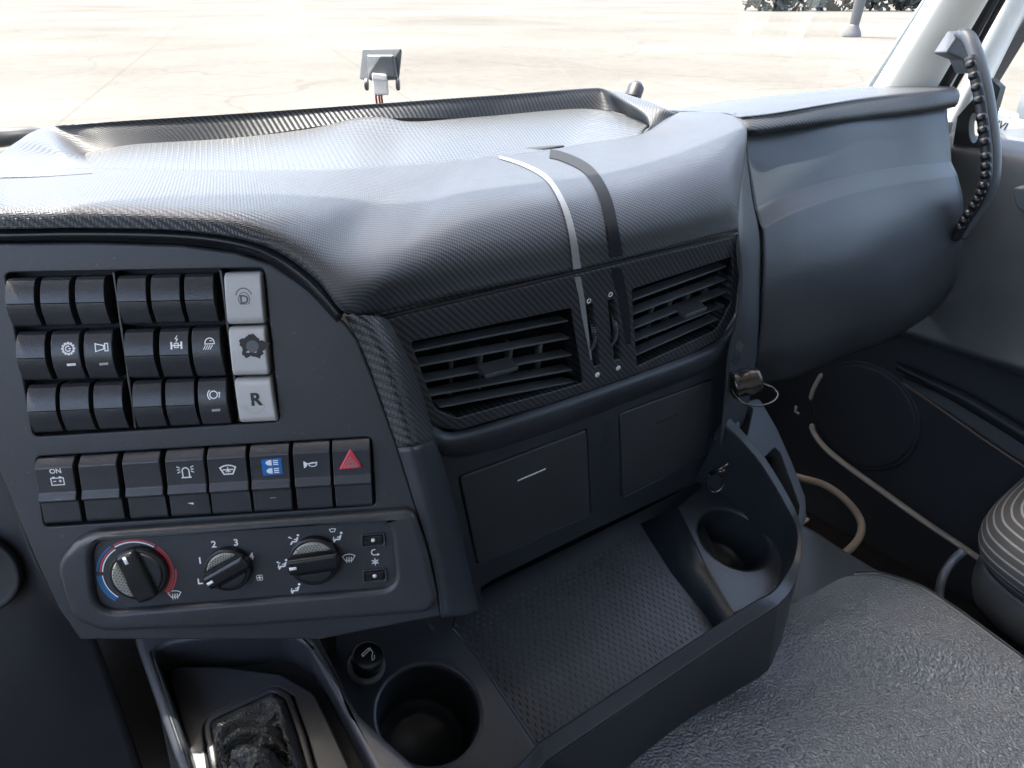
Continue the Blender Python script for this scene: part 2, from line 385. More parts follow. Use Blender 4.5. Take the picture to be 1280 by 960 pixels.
def concrete():
    mt, n, l, b = nt('concrete')
    tc = n.new('ShaderNodeTexCoord')
    a = n.new('ShaderNodeTexNoise'); a.inputs['Scale'].default_value = .07; a.inputs['Detail'].default_value = 9; a.inputs['Roughness'].default_value = .65
    c = n.new('ShaderNodeTexNoise'); c.inputs['Scale'].default_value = 3; c.inputs['Detail'].default_value = 8
    for q in (a, c): l.new(tc.outputs['Object'], q.inputs['Vector'])
    cr = n.new('ShaderNodeValToRGB'); e = cr.color_ramp.elements
    e[0].position = .30; e[0].color = (.076, .071, .062, 1); e[1].position = .62; e[1].color = (.134, .125, .110, 1)
    l.new(math_(n, l, 'ADD', math_(n, l, 'MULTIPLY', a.outputs[0], .75), math_(n, l, 'MULTIPLY', c.outputs[0], .25)), cr.inputs[0])
    # slab joints every 6 m, and wandering cracks
    mp = n.new('ShaderNodeMapping'); mp.inputs['Rotation'].default_value = (0, 0, .35); l.new(tc.outputs['Object'], mp.inputs[0])
    sx = n.new('ShaderNodeSeparateXYZ'); l.new(mp.outputs[0], sx.inputs[0])
    def joint(s_): return math_(n, l, 'LESS_THAN', math_(n, l, 'ABSOLUTE', math_(n, l, 'SUBTRACT', math_(n, l, 'FRACT', math_(n, l, 'DIVIDE', s_, 7.0)), .5)), .006)
    j = math_(n, l, 'MAXIMUM', joint(sx.outputs[0]), joint(sx.outputs[1]))
    vo = n.new('ShaderNodeTexVoronoi'); vo.feature = 'DISTANCE_TO_EDGE'; vo.inputs['Scale'].default_value = .13
    wp = n.new('ShaderNodeVectorMath'); wp.operation = 'ADD'; nz = n.new('ShaderNodeTexNoise'); nz.inputs['Scale'].default_value = .6; l.new(tc.outputs['Object'], nz.inputs['Vector'])
    l.new(tc.outputs['Object'], wp.inputs[0]); l.new(nz.outputs[1], wp.inputs[1]); l.new(wp.outputs[0], vo.inputs['Vector'])
    j2 = math_(n, l, 'LESS_THAN', vo.outputs[0], .006)
    mx = n.new('ShaderNodeMix'); mx.data_type = 'RGBA'; mx.inputs[7].default_value = (.068, .061, .053, 1); l.new(cr.outputs[0], mx.inputs[6]); l.new(math_(n, l, 'MULTIPLY', math_(n, l, 'MAXIMUM', j, j2), .35), mx.inputs[0])
    l.new(mx.outputs[2], b.inputs['Base Color']); b.inputs['Roughness'].default_value = 1.0; b.inputs['Specular IOR Level'].default_value = .05
concrete()
def foliage():
    mt, n, l, b = nt('foliage')
    tc = n.new('ShaderNodeTexCoord'); nz = n.new('ShaderNodeTexNoise'); nz.inputs['Scale'].default_value = 1.2; l.new(tc.outputs['Object'], nz.inputs['Vector'])
    mx = n.new('ShaderNodeMix'); mx.data_type = 'RGBA'; mx.inputs[6].default_value = (.05, .056, .045, 1); mx.inputs[7].default_value = (.09, .098, .08, 1); l.new(nz.outputs[0], mx.inputs[0]); l.new(mx.outputs[2], b.inputs['Base Color']); b.inputs['Roughness'].default_value = .8
foliage()
def glass(name, haze=.0):
    mt, n, l, b = nt(name); n.remove(b)
    o = n['Material Output']; tr = n.new('ShaderNodeBsdfTransparent'); tr.inputs[0].default_value = (.93, .96, .95, 1)
    gl = n.new('ShaderNodeBsdfGlossy'); gl.inputs['Roughness'].default_value = .02
    fr = n.new('ShaderNodeFresnel'); fr.inputs[0].default_value = 1.45
    mx = n.new('ShaderNodeMixShader'); l.new(fr.outputs[0], mx.inputs[0]); l.new(tr.outputs[0], mx.inputs[1]); l.new(gl.outputs[0], mx.inputs[2])
    df = n.new('ShaderNodeBsdfDiffuse'); df.inputs[0].default_value = (.8, .8, .78, 1)
    tc = n.new('ShaderNodeTexCoord'); nz = n.new('ShaderNodeTexNoise'); nz.inputs['Scale'].default_value = 6; nz.inputs['Detail'].default_value = 6; l.new(tc.outputs['Object'], nz.inputs['Vector'])
    m2 = n.new('ShaderNodeMixShader'); l.new(math_(n, l, 'MULTIPLY', nz.outputs[0], haze), m2.inputs[0]); l.new(mx.outputs[0], m2.inputs[1]); l.new(df.outputs[0], m2.inputs[2])
    l.new(m2.outputs[0], o.inputs[0])
glass('windscreen_glass', .05); glass('door_glass', .10)

# ------------------------------------------------------------ setting
def structure(o): o['kind'] = 'structure'; return o
def boxw(x0, x1, y0, y1, z0, z1, mb=None):
    """box in cab units from the eye"""
    return box_mb([W(x, y, z) for x, y, z in ((x0, y0, z0), (x1, y0, z0), (x1, y1, z0), (x0, y1, z0), (x0, y0, z1), (x1, y0, z1), (x1, y1, z1), (x0, y1, z1))], mb)
structure(MB().add([(-400, -400, 0), (400, -400, 0), (400, 400, 0), (-400, 400, 0)], [(0, 1, 2, 3)]).build('ground', 'concrete'))
FLOOR = -1.12
structure(boxw(-1.05, 1.62, -1.4, 1.0, FLOOR-.06, FLOOR).build('cab_floor', 'rubber_floor'))
structure(boxw(-1.1, 1.62, -1.4, .62, .95, 1.0).build('cab_roof', 'headliner'))
structure(boxw(-1.1, 1.62, -1.46, -1.4, FLOOR-.06, 1.0).build('cab_rear_wall', 'headliner'))
structure(boxw(-1.05, 1.55, 1.01, 1.05, FLOOR-.06, -.32).build('cab_firewall', 'black_matte'))
lw = MB()
boxw(-1.12, -1.06, -1.4, 1.0, FLOOR-.06, -.33, lw); boxw(-1.12, -1.06, -1.4, -1.0, -.33, .95, lw); boxw(-1.12, -1.06, -1.0, .62, .70, .95, lw)
structure(lw.build('cab_side_wall', 'headliner'))
rw = MB()
boxw(1.64, 1.70, -1.4, -.55, -.33, .95, rw); boxw(1.64, 1.70, -1.4, -.55, FLOOR-.06, -.34, rw); boxw(1.64, 1.70, -.55, .62, .68, .95, rw)
structure(rw.build('cab_door_pillar', 'headliner'))

blocker = thing('sun_blocker', 'added unseen dark sun visor mounted outside above the windscreen', 'sun visor', W(.25, .66, .98))  # unseen slab added to keep direct sun off the gear console and seat
box_mb([W(x, y, z) for x, y, z in ((-1.1, .66, .955), (1.62, .66, .955), (1.62, .892, .72), (-1.1, .892, .72), (-1.1, .66, .975), (1.62, .66, .975), (1.62, .905, .735), (-1.1, .905, .735))]).build('blade', 'black_matte', blocker)
for x_ in (-.9, .25, 1.4): boxw(x_-.02, x_+.02, .55, .70, .976, 1.02).build('bracket', 'black_matte', blocker)

# things outside, seen through the glass
t = thing('lamp_post', 'dark grey metal post with flared foot standing on the pale yard', 'post', (0, 0, 0))
base = EYE+ray(1064, 46)*(EYE[2]/-ray(1064, 46)[2]); base[2] = 0; t.location = Vector(base)
lathe_mb(base, (.06, -.04, 1), [(.46, 0), (.44, .18), (.25, .5), (.24, .55)], 16).build('foot', 'post_paint', t)
lathe_mb(base, (.06, -.04, 1), [(.23, .5), (.26, 1.2), (.33, 3.5), (.33, 6)], 16).build('pole', 'post_paint', t)
def bush(px0, px1, py, h, label):
    mb = MB(); a = EYE+ray(px0, py)*(EYE[2]/-ray(px0, py)[2]); b = EYE+ray(px1, py)*(EYE[2]/-ray(px1, py)[2])
    for i in range(2200):
        f = random.random(); c = a*(1-f)+b*f; back = (c-EYE)*.03*random.random(); c = c+back
        z = h*(random.random()**.8)*(.75+.4*noise.noise(Vector((f*9, 0, 0)))); c[2] = max(.15, z); s_ = .28+.3*random.random()
        r = [np.array([random.uniform(-1, 1) for _ in range(3)])*s_ for _ in range(2)]
        mb.add([c-r[0], c+r[1], c+r[0], c-r[1]], [(0, 1, 2, 3)], [(0, 0)]*4, False)
    return tag(mb.build('hedge', 'foliage', recalc=False), label, 'hedge')
bush(930, 1240, 14, 6.0, 'dark green hedge along the far edge of the yard')
t = thing('perimeter_wall', 'plain grey wall outside beyond the passenger window', 'wall', (14.15, 0, 0))
box_mb([(14, -40, 0), (14.3, -40, 0), (14.3, 5.1, 0), (14, 5.1, 0), (14, -40, 1.9), (14.3, -40, 1.9), (14.3, 5.1, 1.9), (14, 5.1, 1.9)]).build('panel', 'grey_trim', t)
box_mb([(13.9, -40, 1.9), (14.4, -40, 1.9), (14.4, 5.15, 1.9), (13.9, 5.15, 1.9), (13.9, -40, 2.05), (14.4, -40, 2.05), (14.4, 5.15, 2.05), (13.9, 5.15, 2.05)]).build('coping', 'grey_trim', t)

# windscreen, wiper
ws_rows = []
for z, yc in ((-.30, 1.06), (.3, .90), (.95, .64)):
    ws_rows.append([W(x, yc-.10*abs(x-.25)**2/1.5, z) for x in (-1.05, -.5, 0, .5, 1.0, 1.52)])
ws = surf('windscreen', ws_rows, 24, 12, 'windscreen_glass', None, thick=0, px=False)
tag(ws, 'clear curved windscreen glass above the dashboard', 'windscreen')
t = thing('wiper', 'black windscreen wiper lying along the bottom of the glass', 'wiper', P(20, 172, 1.0))
tube_mb([W(-.75, 1.12, -.27), P(-60, 176, .98), P(0, 172, .99), P(40, 168, 1.0), P(90, 172, 1.05)], [.014, .010, .011, .009, .004], 8).build('arm', 'rubber_seal', t)
tube_mb([W(-.70, 1.11, -.26), P(-60, 198, .90), P(-10, 196, .9), P(16, 190, .91)], .0035, 8).build('blade', 'rubber_seal', t)
t = thing('wiper_spindle', 'small black wiper spindle cap behind the dashboard rim', 'wiper spindle', P(792, 122, 1.28))
lathe_mb(P(790, 124, 1.28), (.25, .1, .3), [(.012, 0), (.012, .02), (.008, .026)], 14).build('cap', 'rubber_seal', t)
tube_mb([P(770, 124, 1.30), P(797, 119, 1.28)], .007, 8).build('arm', 'rubber_seal', t)

# ------------------------------------------------------------ dashboard
dash = thing('dashboard', 'black carbon-wrapped truck dashboard with air vents and storage pockets', 'dashboard', W(.5, .7, -.6))
cols = [
 [(-95, 214, .655), (-95, 232, .595), (-95, 250, .549), (-95, 266, .535), (-95, 286, .536)],
 [(30, 211, .66), (20, 231, .60), (10, 250, .555), (5, 265, .541), (0, 286, .542)],
 [(120, 210, .668), (120, 231, .607), (115, 250, .561), (112, 266, .547), (110, 285, .548)],
 [(220, 212, .68), (225, 234, .62), (225, 254, .570), (225, 270, .555), (228, 288, .555)],
 [(320, 213, .70), (325, 237, .640), (320, 259, .584), (312, 278, .564), (305, 298, .561)],
 [(420, 211, .74), (415, 236, .685), (400, 264, .620), (375, 296, .577), (355, 315, .567)],
 [(500, 206, .795), (490, 230, .735), (460, 268, .662), (425, 320, .592), (400, 348, .573)],
 [(570, 200, .86), (550, 224, .79), (520, 265, .686), (475, 335, .602), (434, 389, .580)],
 [(595, 198, .885), (582, 219, .815), (558, 258, .697), (515, 330, .622), (472, 391, .612)],
 [(620, 195, .91), (612, 214, .84), (598, 250, .716), (575, 310, .654), (560, 370, .652)],
 [(680, 188, .96), (685, 206, .885), (690, 240, .760), (695, 290, .716), (700, 342, .724)],
 [(740, 178, 1.0), (750, 196, .925), (765, 230, .806), (772, 280, .758), (775, 325, .766)],
 [(800, 168, 1.03), (825, 179, .97), (840, 210, .856), (850, 260, .806), (855, 305, .815)],
 [(832, 149, 1.05), (882, 158, 1.0), (902, 188, .904), (910, 240, .853), (917, 290, .860)],
 [(850, 140, 1.09), (905, 142, 1.04), (933, 160, .975), (925, 240, .890), (922, 290, .872)],
]
ext = [[P(*q)+np.array([-dx, .12*dx, .0]) for q in cols[0]] for dx in (.50, .25)]     # the pad goes on in front of the driver
pad_rows = [[c[i] for c in ext+cols] for i in range(5)]
pad = surf('top_pad', pad_rows, 136, 40, 'carbon_wrap', dash, thick=.004)
bm_ = BVHTree.FromPolygons([v.co for v in pad.data.vertices], [tuple(p.vertices) for p in pad.data.polygons])
def onpad(px, py, off=.0008):
    r = Vector(ray(px, py)).normalized(); hit, nrm, _, _ = bm_.ray_cast(Vector(EYE), r)
    if hit is None: return None
    if nrm.dot(r) > 0: nrm = -nrm
    return np.array(hit+nrm*off)
# unseen plates added under the tray to stop sun leaking through the dash
co = MB(); boxw(-.6, .12, .70, 1.0, -.245, -.225, co); boxw(.1201, .30, .62, 1.0, -.245, -.225, co); boxw(.301, 1.54, .66, 1.0, -.245, -.225, co)
co.build('leak_blocker', 'black_matte', dash)
# passenger side top ledge
side_rows = [
 [(836, 138, 1.22), (900, 127, 1.24), (967, 119, 1.27), (1033, 112, 1.31), (1085, 108, 1.35), (1150, 107, 1.38), (1192, 108, 1.38)],
 [(905, 142, 1.06), (922, 142, 1.03), (970, 137, 1.05), (1033, 127, 1.10), (1085, 119, 1.16), (1150, 113, 1.235), (1196, 111, 1.28)],
 [(915, 150, 1.03), (930, 150, 1.005), (972, 145, 1.03), (1034, 134, 1.08), (1086, 127, 1.14), (1150, 120, 1.215), (1200, 117, 1.265)],
 [(925, 165, 1.02), (937, 166, 1.0), (975, 160, 1.025), (1035, 151, 1.075), (1087, 144, 1.135), (1150, 136, 1.21), (1198, 128, 1.262)],
 [(930, 172, 1.05), (938, 171, 1.04), (976, 166, 1.06), (1036, 157, 1.11), (1088, 150, 1.165), (1150, 142, 1.24), (1194, 134, 1.29)]]
surf('passenger_pad', side_rows, 60, 20, 'carbon_wrap', dash, thick=.004)
# raised rim round the tray on top
rim = [  # back-low, ridge back, ridge front, foot of the inner wall
 [onpad(-60, 226, .0003), onpad(-10, 223, .0003), onpad(55, 221, .0003), onpad(116, 217, .0003)],
 [(-35, 207, .705), (9, 195, .708), (74, 199, .702), (111, 204, .705)],
 [(8, 205, .80), (26, 174, .757), (73, 186, .735), (107, 197, .77)],
 [(60, 190, .88), (54, 161, .812), (74, 166, .803), (112, 190, .80)],
 [(125, 185, .90), (120, 155.5, .818), (126, 159, .812), (163, 182, .82)],
 [(300, 175, .96), (300, 144, .893), (302, 147.5, .889), (285, 174, .878)],
 [(480, 160, 1.05), (480, 130.5, .987), (481, 134, .982), (470, 149, .97)],
 [(640, 150, 1.18), (640, 119.5, 1.114), (640, 123, 1.108), (611, 147, 1.084)],
 [(735, 140, 1.26), (732, 112, 1.195), (736, 116, 1.19), (733, 137, 1.185)],
 [(775, 140, 1.26), (760, 113, 1.20), (759, 117, 1.19), (772, 141, 1.18)],
 [(815, 145, 1.19), (797, 122, 1.14), (783, 128, 1.12), (800, 152, 1.12)],
 [(845, 150, 1.13), (830, 135, 1.08), (813, 143, 1.07), (812, 158, 1.06)],
 [(880, 165, 1.10), (856, 148, 1.09), (830, 156, 1.065), (802, 172, 1.045)]]
surf('tray_rim', [[q[i] for q in rim] for i in range(4)], 120, 16, 'carbon_wrap', dash, thick=0, uvx=False)
mat_back = [(98, 196, .785), (163, 181, .815), (285, 173, .872), (386, 161, .92), (443, 148, .95), (480, 147, .965), (520, 152, .99), (611, 145, 1.078), (737, 136, 1.18), (816, 154, 1.09)]
mat_mid = [(104, 204, .735), (170, 197, .76), (270, 193, .795), (365, 186, .835), (440, 176, .885), (490, 174, .92), (545, 172, .95), (620, 167, 1.01), (725, 158, 1.09), (806, 160, 1.065)]
mat_front = [(116, 214, .68), (180, 215, .69), (260, 217, .703), (340, 217, .722), (420, 215, .755), (485, 211, .80), (545, 206, .855), (622, 198, .925), (708, 186, .99), (800, 171, 1.035)]
surf('tray_mat', [mat_back, mat_mid, mat_front], 110, 24, 'tray_rubber', dash, thick=.003)
# black sheet painting in the shade of the gap between mat and pad
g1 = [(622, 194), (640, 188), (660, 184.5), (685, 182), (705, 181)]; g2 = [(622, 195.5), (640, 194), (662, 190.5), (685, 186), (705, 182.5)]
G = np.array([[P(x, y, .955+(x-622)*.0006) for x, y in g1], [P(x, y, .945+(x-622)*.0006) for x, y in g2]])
grid_mb(G).build('gap_shade', 'black_matte', dash, solid=.001, face=EYE)
# two narrow strips over the pad
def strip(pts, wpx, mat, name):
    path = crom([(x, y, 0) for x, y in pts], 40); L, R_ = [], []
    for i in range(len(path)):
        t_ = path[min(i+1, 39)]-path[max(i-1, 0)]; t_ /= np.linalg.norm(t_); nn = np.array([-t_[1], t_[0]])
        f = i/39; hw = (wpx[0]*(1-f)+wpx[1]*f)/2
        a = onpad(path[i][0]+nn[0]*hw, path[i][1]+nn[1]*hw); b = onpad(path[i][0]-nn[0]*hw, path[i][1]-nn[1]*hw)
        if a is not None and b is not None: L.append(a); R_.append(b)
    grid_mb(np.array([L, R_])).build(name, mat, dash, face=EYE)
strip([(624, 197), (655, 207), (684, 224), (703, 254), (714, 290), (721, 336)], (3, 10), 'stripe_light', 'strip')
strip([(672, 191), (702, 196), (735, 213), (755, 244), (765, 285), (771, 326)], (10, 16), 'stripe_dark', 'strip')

# black band under the pad above the switch panel
band = [[(-95, 285, .545), (0, 285, .551), (110, 284, .556), (228, 287, .563), (303, 297, .569), (352, 314, .576), (397, 349, .582), (431, 390, .59)],
        [(-95, 296, .543), (0, 296, .549), (110, 295, .555), (226, 298, .562), (298, 308, .568), (344, 325, .574), (386, 357, .581), (425, 398, .588)],
        [(-95, 307, .555), (0, 306, .560), (110, 306, .566), (224, 309, .573), (293, 318, .579), (336, 333, .585), (377, 364, .592), (420, 405, .598)]]
band = [[P(*r[0])+np.array([-.50, .06, 0]), P(*r[0])+np.array([-.25, .03, 0])]+r for r in band]
surf('trim_band', band, 76, 8, 'black_gloss', dash, thick=.004)

# fascia that carries the switches
bay1 = rpoly(SP.poly([(6, 341), (330, 335), (350, 527), (42, 546)]), .004)
bay2 = rpoly(SP.poly([(45, 571), (464, 546), (470, 632), (55, 659)]), .004)
fas = SP.poly([(-90, 306), (110, 303), (224, 306), (293, 315), (340, 330), (384, 360), (412, 386), (432, 404), (447, 425), (468, 478), (497, 560), (522, 640), (540, 700), (552, 770), (400, 800), (100, 800), (72, 760), (44, 700), (0, 592), (-30, 500), (-60, 400)])
plate('fascia', SP, fas, [bay1, bay2], -.03, 0, 'panel_plastic', dash, r=.002, rh=.0012)
dp_ = [[P(*q)+np.array([-dx, .12*dx, 0]) for dx in (.50, .25, 0)] for q in ((-85, 300, .572), (-55, 400, .60), (-45, 500, .63), (-35, 640, .655))]
surf('driver_panel', dp_, 20, 20, 'panel_plastic', dash, thick=.003, px=False)
# lower knee panel left of the fascia with a round cover, and footwell
kn = [[(-120, 420, .64), (-60, 430, .64), (-22, 500, .632), (8, 590, .625), (44, 700, .632), (90, 780, .65)],
      [(-160, 560, .63), (-110, 600, .63), (-60, 660, .635), (-10, 730, .645), (50, 790, .665), (120, 800, .69)],
      [(-160, 1000, .70), (-100, 1000, .71), (-40, 1000, .72), (30, 1000, .735), (110, 1000, .75), (190, 1000, .76)]]
surf('knee_panel', kn, 30, 20, 'knee_plastic', dash, thick=.003)
KP = PL(P(-10, 720, .615), vp(9000, 0), vp(730, 4440))
lathe_mb(KP.at(-30, 720, -.012), KP.n, [(.030, -.004), (.030, .0005), (.0285, .0014), (.026, .0006), (.024, .0)], 40).build('round_cover', 'knee_plastic', dash)
foot = [[(-80, 760, .82), (80, 770, .80), (200, 770, .78), (420, 770, .80)], [(-80, 880, .80), (80, 890, .80), (200, 900, .80), (420, 900, .82)], [(-80, 1040, .84), (80, 1040, .84), (200, 1040, .84), (420, 1040, .86)]]
surf('footwell_panel', foot, 16, 16, 'rubber_floor', dash, thick=.003)

# corner column between fascia and centre vents
cl = [(431, 396, .597), (452, 436, .603), (470, 482, .611), (497, 560, .624), (522, 640, .637), (540, 700, .648), (553, 772, .66)]
cm = [(447, 394, .590), (474, 435, .598), (494, 482, .608), (519, 558, .624), (541, 636, .642), (556, 698, .656), (570, 770, .67)]
cm2 = [(470, 395, .602), (492, 432, .614), (511, 478, .630), (534, 552, .655), (554, 628, .69), (569, 694, .72), (584, 768, .745)]
cr_ = [(490, 400, .634), (508, 436, .66), (524, 475, .685), (546, 548, .735), (566, 622, .79), (582, 690, .83), (598, 762, .875)]
def colm(a, b): return [list(q) for q in zip(*[c[a:b] for c in (cl, cm, cm2, cr_)])]
surf('corner_column', colm(0, 4), 24, 40, 'carbon_wrap', dash, thick=.003)
surf('corner_column', colm(3, 7), 24, 40, 'dash_plastic', dash, thick=.003)

# centre vents
vl = rpoly(CF.poly([(514, 428), (714, 385.5), (729, 479), (572, 523), (545, 512)], 0), [.002, .003, .003, .012, .012])
vr = rpoly(CF.poly([(790, 362), (916, 321), (914, 380), (896, 412), (797, 458)], 0), [.002, .003, .012, .014, .002])
s1 = rpoly(CF.poly([(733, 382), (741.5, 380.5), (750, 457), (742.5, 458)]), .001, 2)
s2 = rpoly(CF.poly([(760, 376), (769, 374), (776.5, 449), (768.5, 450)]), .001, 2)
so_ = rpoly(CF.poly([(482, 398), (921, 293), (926, 345), (921, 392), (902, 424), (866, 443), (780, 475), (690, 506), (575, 540), (541, 535), (523, 505)]), [0, .002, .01, .02, .02, .02, .01, .01, .02, .02, .01])
plate('vent_surround', CF, so_, [vl, vr, s1, s2], -.02, 0, 'carbon_wrap', dash, r=.004, rh=.0015)
# seam under the pad: thin black gap filler
G = np.array([[CF.at(x, y, -.001) for x, y in ((468, 396), (600, 366), (720, 337), (820, 314), (924, 289))], [CF.at(x, y, .001) for x, y in ((468, 401), (600, 370), (720, 341), (820, 318), (924, 293))]])
grid_mb(G).build('seam', 'black_matte', dash, solid=.004, face=EYE)
# rolled lip below the vents
lip = [[(528, 500), (545, 530), (578, 536), (690, 502), (780, 471), (864, 440), (900, 420), (919, 392)],
       [(522, 520), (543, 546), (580, 549), (692, 516), (782, 484), (868, 452), (906, 430), (924, 396)],
       [(528, 538), (548, 562), (590, 563), (698, 530), (786, 496), (872, 463), (908, 440), (926, 402)],
       [(534, 545), (552, 570), (596, 570), (700, 537), (788, 503), (874, 469), (909, 446), (927, 408)]]
hh = [-.004, .0045, .001, -.011]
surf('vent_lip', [[CF.at(x, y, h) for x, y in r] for r, h in zip(lip, hh)], 60, 14, 'dash_plastic', dash, thick=.003, px=False)
# strips go on over the vent surround
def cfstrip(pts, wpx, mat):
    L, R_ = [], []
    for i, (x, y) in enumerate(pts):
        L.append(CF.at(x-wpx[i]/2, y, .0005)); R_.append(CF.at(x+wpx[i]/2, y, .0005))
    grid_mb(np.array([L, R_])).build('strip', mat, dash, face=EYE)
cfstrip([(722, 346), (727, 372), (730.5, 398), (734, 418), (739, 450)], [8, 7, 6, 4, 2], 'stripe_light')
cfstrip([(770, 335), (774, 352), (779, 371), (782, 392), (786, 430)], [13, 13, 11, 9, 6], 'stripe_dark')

def vent(name, hole, slats, tab, label, wall):
    m_ = MB(); L = ccw(hole); k = len(L)
    m_.add([CF.g(a, b, -.001) for a, b in L]+[CF.g(a, b, -.045) for a, b in L], [(j, (j+1) % k, k+(j+1) % k, k+j) for j in range(k)]+[tuple(k+j for j in range(k))])
    v = m_.build(name, 'duct_black', dash, recalc=False); v['label'] = label
    for i, (x0, y0, x1, y1) in enumerate(slats):
        A, B = CF.at(x0, y0, -.006), CF.at(x1, y1, -.006)
        dn = -CF.n*.013-CF.v*.0010; th = CF.v*.0010
        c8 = [A-th, B-th, B+dn-th, A+dn-th, A+th, B+th, B+dn+th, A+dn+th]
        box_mb(c8).build('slat', 'slat_plastic', v, bevel=.0004)
    # vertical guide vanes behind the slats
    (x0, y0, x1, y1) = slats[2]
    for f in (.2, .4, .6, .8):
        a0 = np.array(CF.loc(x0+(x1-x0)*f, y0+(y1-y0)*f, -.03))
        c = []
        for dz in (-.032, -.042):
            for da in (-.0007, .0007):
                for db in (-.022, .022): c.append(CF.g(a0[0]+da, a0[1]+db, dz))
        box_mb([c[0], c[2], c[6], c[4], c[1], c[3], c[7], c[5]]).build('vane', 'slat_plastic', v)
    q = tab  # small finger tab
    a0 = np.array(CF.loc(*q[0], -.001)); a1 = np.array(CF.loc(*q[1], -.001))
    c = []
    for h, db in ((-.010, .0025), (.006, .001)):
        for a in (a0, a1):
            c.append(CF.g(a[0]+(.002 if h < 0 else 0), a[1]+db-.002, h)); c.append(CF.g(a[0]+(.002 if h < 0 else 0), a[1]+db+.002, h))
    box_mb([c[0], c[2], c[6], c[4], c[1], c[3], c[7], c[5]]).build('tab', 'tab_grey', v, bevel=.0008)
    if wall:
        pts = [CF.at(x, y, -.0015) for x, y in wall[0]]; bk = [CF.at(x, y, -.018) for x, y in wall[1]]
        grid_mb(np.array([pts, bk])).build('side_wall', 'purple_black', v, solid=.001, face=EYE)
Z3 = lambda x, y: (480+x/2.783, 300+y/2.783)
sl_l = [(*Z3(100, 388), *Z3(640, 281)), (*Z3(118, 440), *Z3(645, 341)), (*Z3(138, 494), *Z3(652, 400)), (*Z3(160, 542), *Z3(655, 452)), (*Z3(192, 583), *Z3(662, 494))]
sl_r = [(*Z3(865, 210), *Z3(1190, 92)), (*Z3(868, 258), *Z3(1190, 137)), (*Z3(870, 308), *Z3(1190, 182)), (*Z3(873, 352), *Z3(1185, 228)), (*Z3(876, 402), *Z3(1160, 276))]
vent('air_vent', vl, sl_l, (Z3(335, 468), Z3(450, 438)), 'wide dash air vent with grey tab and purple-black end wall', ([Z3(652, 240), Z3(668, 320), Z3(680, 410), Z3(692, 495)], [Z3(622, 252), Z3(640, 330), Z3(648, 410), Z3(650, 490)]))
vent('air_vent', vr, sl_r, (Z3(1030, 262), Z3(1105, 233)), 'short dash air vent with grey tab next to the glove box', ([Z3(1208, 66), Z3(1210, 140), Z3(1206, 215), Z3(1185, 250)], [Z3(1186, 76), Z3(1188, 150), Z3(1182, 215), Z3(1165, 258)]))
# thumb wheels, ring and dot marks
for sx, ring, dot in ((( (737, 381), (746, 457)), (736, 376), (747.5, 469)), (((764.5, 375), (772.5, 449)), (763, 368), (773.5, 460.6))):
    a0, a1 = [np.array(CF.loc(*q)) for q in sx]; mid = (a0+a1)/2; hl = np.linalg.norm(a1-a0)/2
    c = CF.g(mid[0], mid[1]-.1*hl, -.018); 
    ww = lathe_mb(c-CF.u*.0028, CF.u, [(.006, 0), (.0200, 0), (.0208, .0008), (.0208, .0048), (.0200, .0056), (.006, .0056)], 48, capstart=True).build('thumb_wheel', 'knob_black', dash)
    teeth = MB()
    for j in range(60):
        an = 2*math.pi*j/60; d_ = CF.v*math.cos(an)+CF.n*math.sin(an); e_ = -CF.v*math.sin(an)+CF.n*math.cos(an)
        p0 = c+d_*.0206; c8 = []
        for o_ in (0, .0008):
            for s_, t_ in ((-.0022, -.0004), (.0022, -.0004), (.0022, .0004), (-.0022, .0004)): c8.append(p0+d_*o_+CF.u*s_+e_*t_)
        box_mb(c8, teeth)
    q = teeth.build('knurling', 'slat_plastic', ww, recalc=False); q['kind'] = 'stuff'
    lc = CF.loc(*ring); lathe_mb(CF.g(*lc, -.0002), CF.n, [(.0024, 0), (.0024, .0007), (.0016, .0007), (.0016, 0)], 20, cap=False).build('ring_mark', 'print_white', dash)
    lc = CF.loc(*dot, .0012); lathe_mb(CF.g(*lc, -.0002), CF.n, [(.0027, 0), (.0027, .0012)], 20).build('dot_mark', 'print_white', dash)

# lower centre panel with two pocket lids
pk1 = CF.poly([(572, 596), (734, 535.5), (739, 643), (596, 706)], -.008); pk2 = CF.poly([(773, 516), (891.5, 473), (884, 570), (777, 623)], -.008)
lo = CF.poly([(524, 520), (548, 532), (580, 530), (690, 498), (780, 466), (866, 435), (905, 412), (926, 400), (914, 462), (906, 554), (880, 600), (740, 665), (616, 727), (603, 735), (605, 760), (560, 778), (556, 700), (540, 620)], -.008)
plate('lower_panel', CF, lo, [rpoly(pk1, .005), rpoly(pk2, .005)], -.03, -.008, 'dash_plastic', dash, r=.004, rh=.001)
for pk, mark, lab in ((pk1, ((647, 601), (682, 586)), 'square pocket lid with silver handle line'), (pk2, ((820, 530), (847, 518)), 'square pocket lid with dark handle line')):
    q = plate('pocket_lid', CF, rpoly(inset(ccw(pk), .0016), .004), [], -.03, -.0070, 'lid_plastic', dash, r=.0016); q['label'] = lab
    a0, a1 = CF.loc(*mark[0], -.007), CF.loc(*mark[1], -.007)
    (ax_, ay_), (bx_, by_) = a0, a1; hw = .0009
    ol = [(ax_, ay_-hw), (bx_, by_-hw), (bx_, by_+hw), (ax_, ay_+hw)]
    plate('handle_mark', CF, ol, [], -.0074, -.0066, 'tab_grey' if mark[0][0] > 700 else 'print_white', q, r=.0003)
    if mark[0][0] > 700: q.children[0].data.materials[0] = MATS['black_matte']
# recess behind the lower panel
rec = CF.poly([(560, 690), (905, 540), (930, 640), (860, 690), (560, 830)], -.055)
plate('recess_back', CF, rec, [], -.07, -.055, 'black_matte', dash, r=.001)

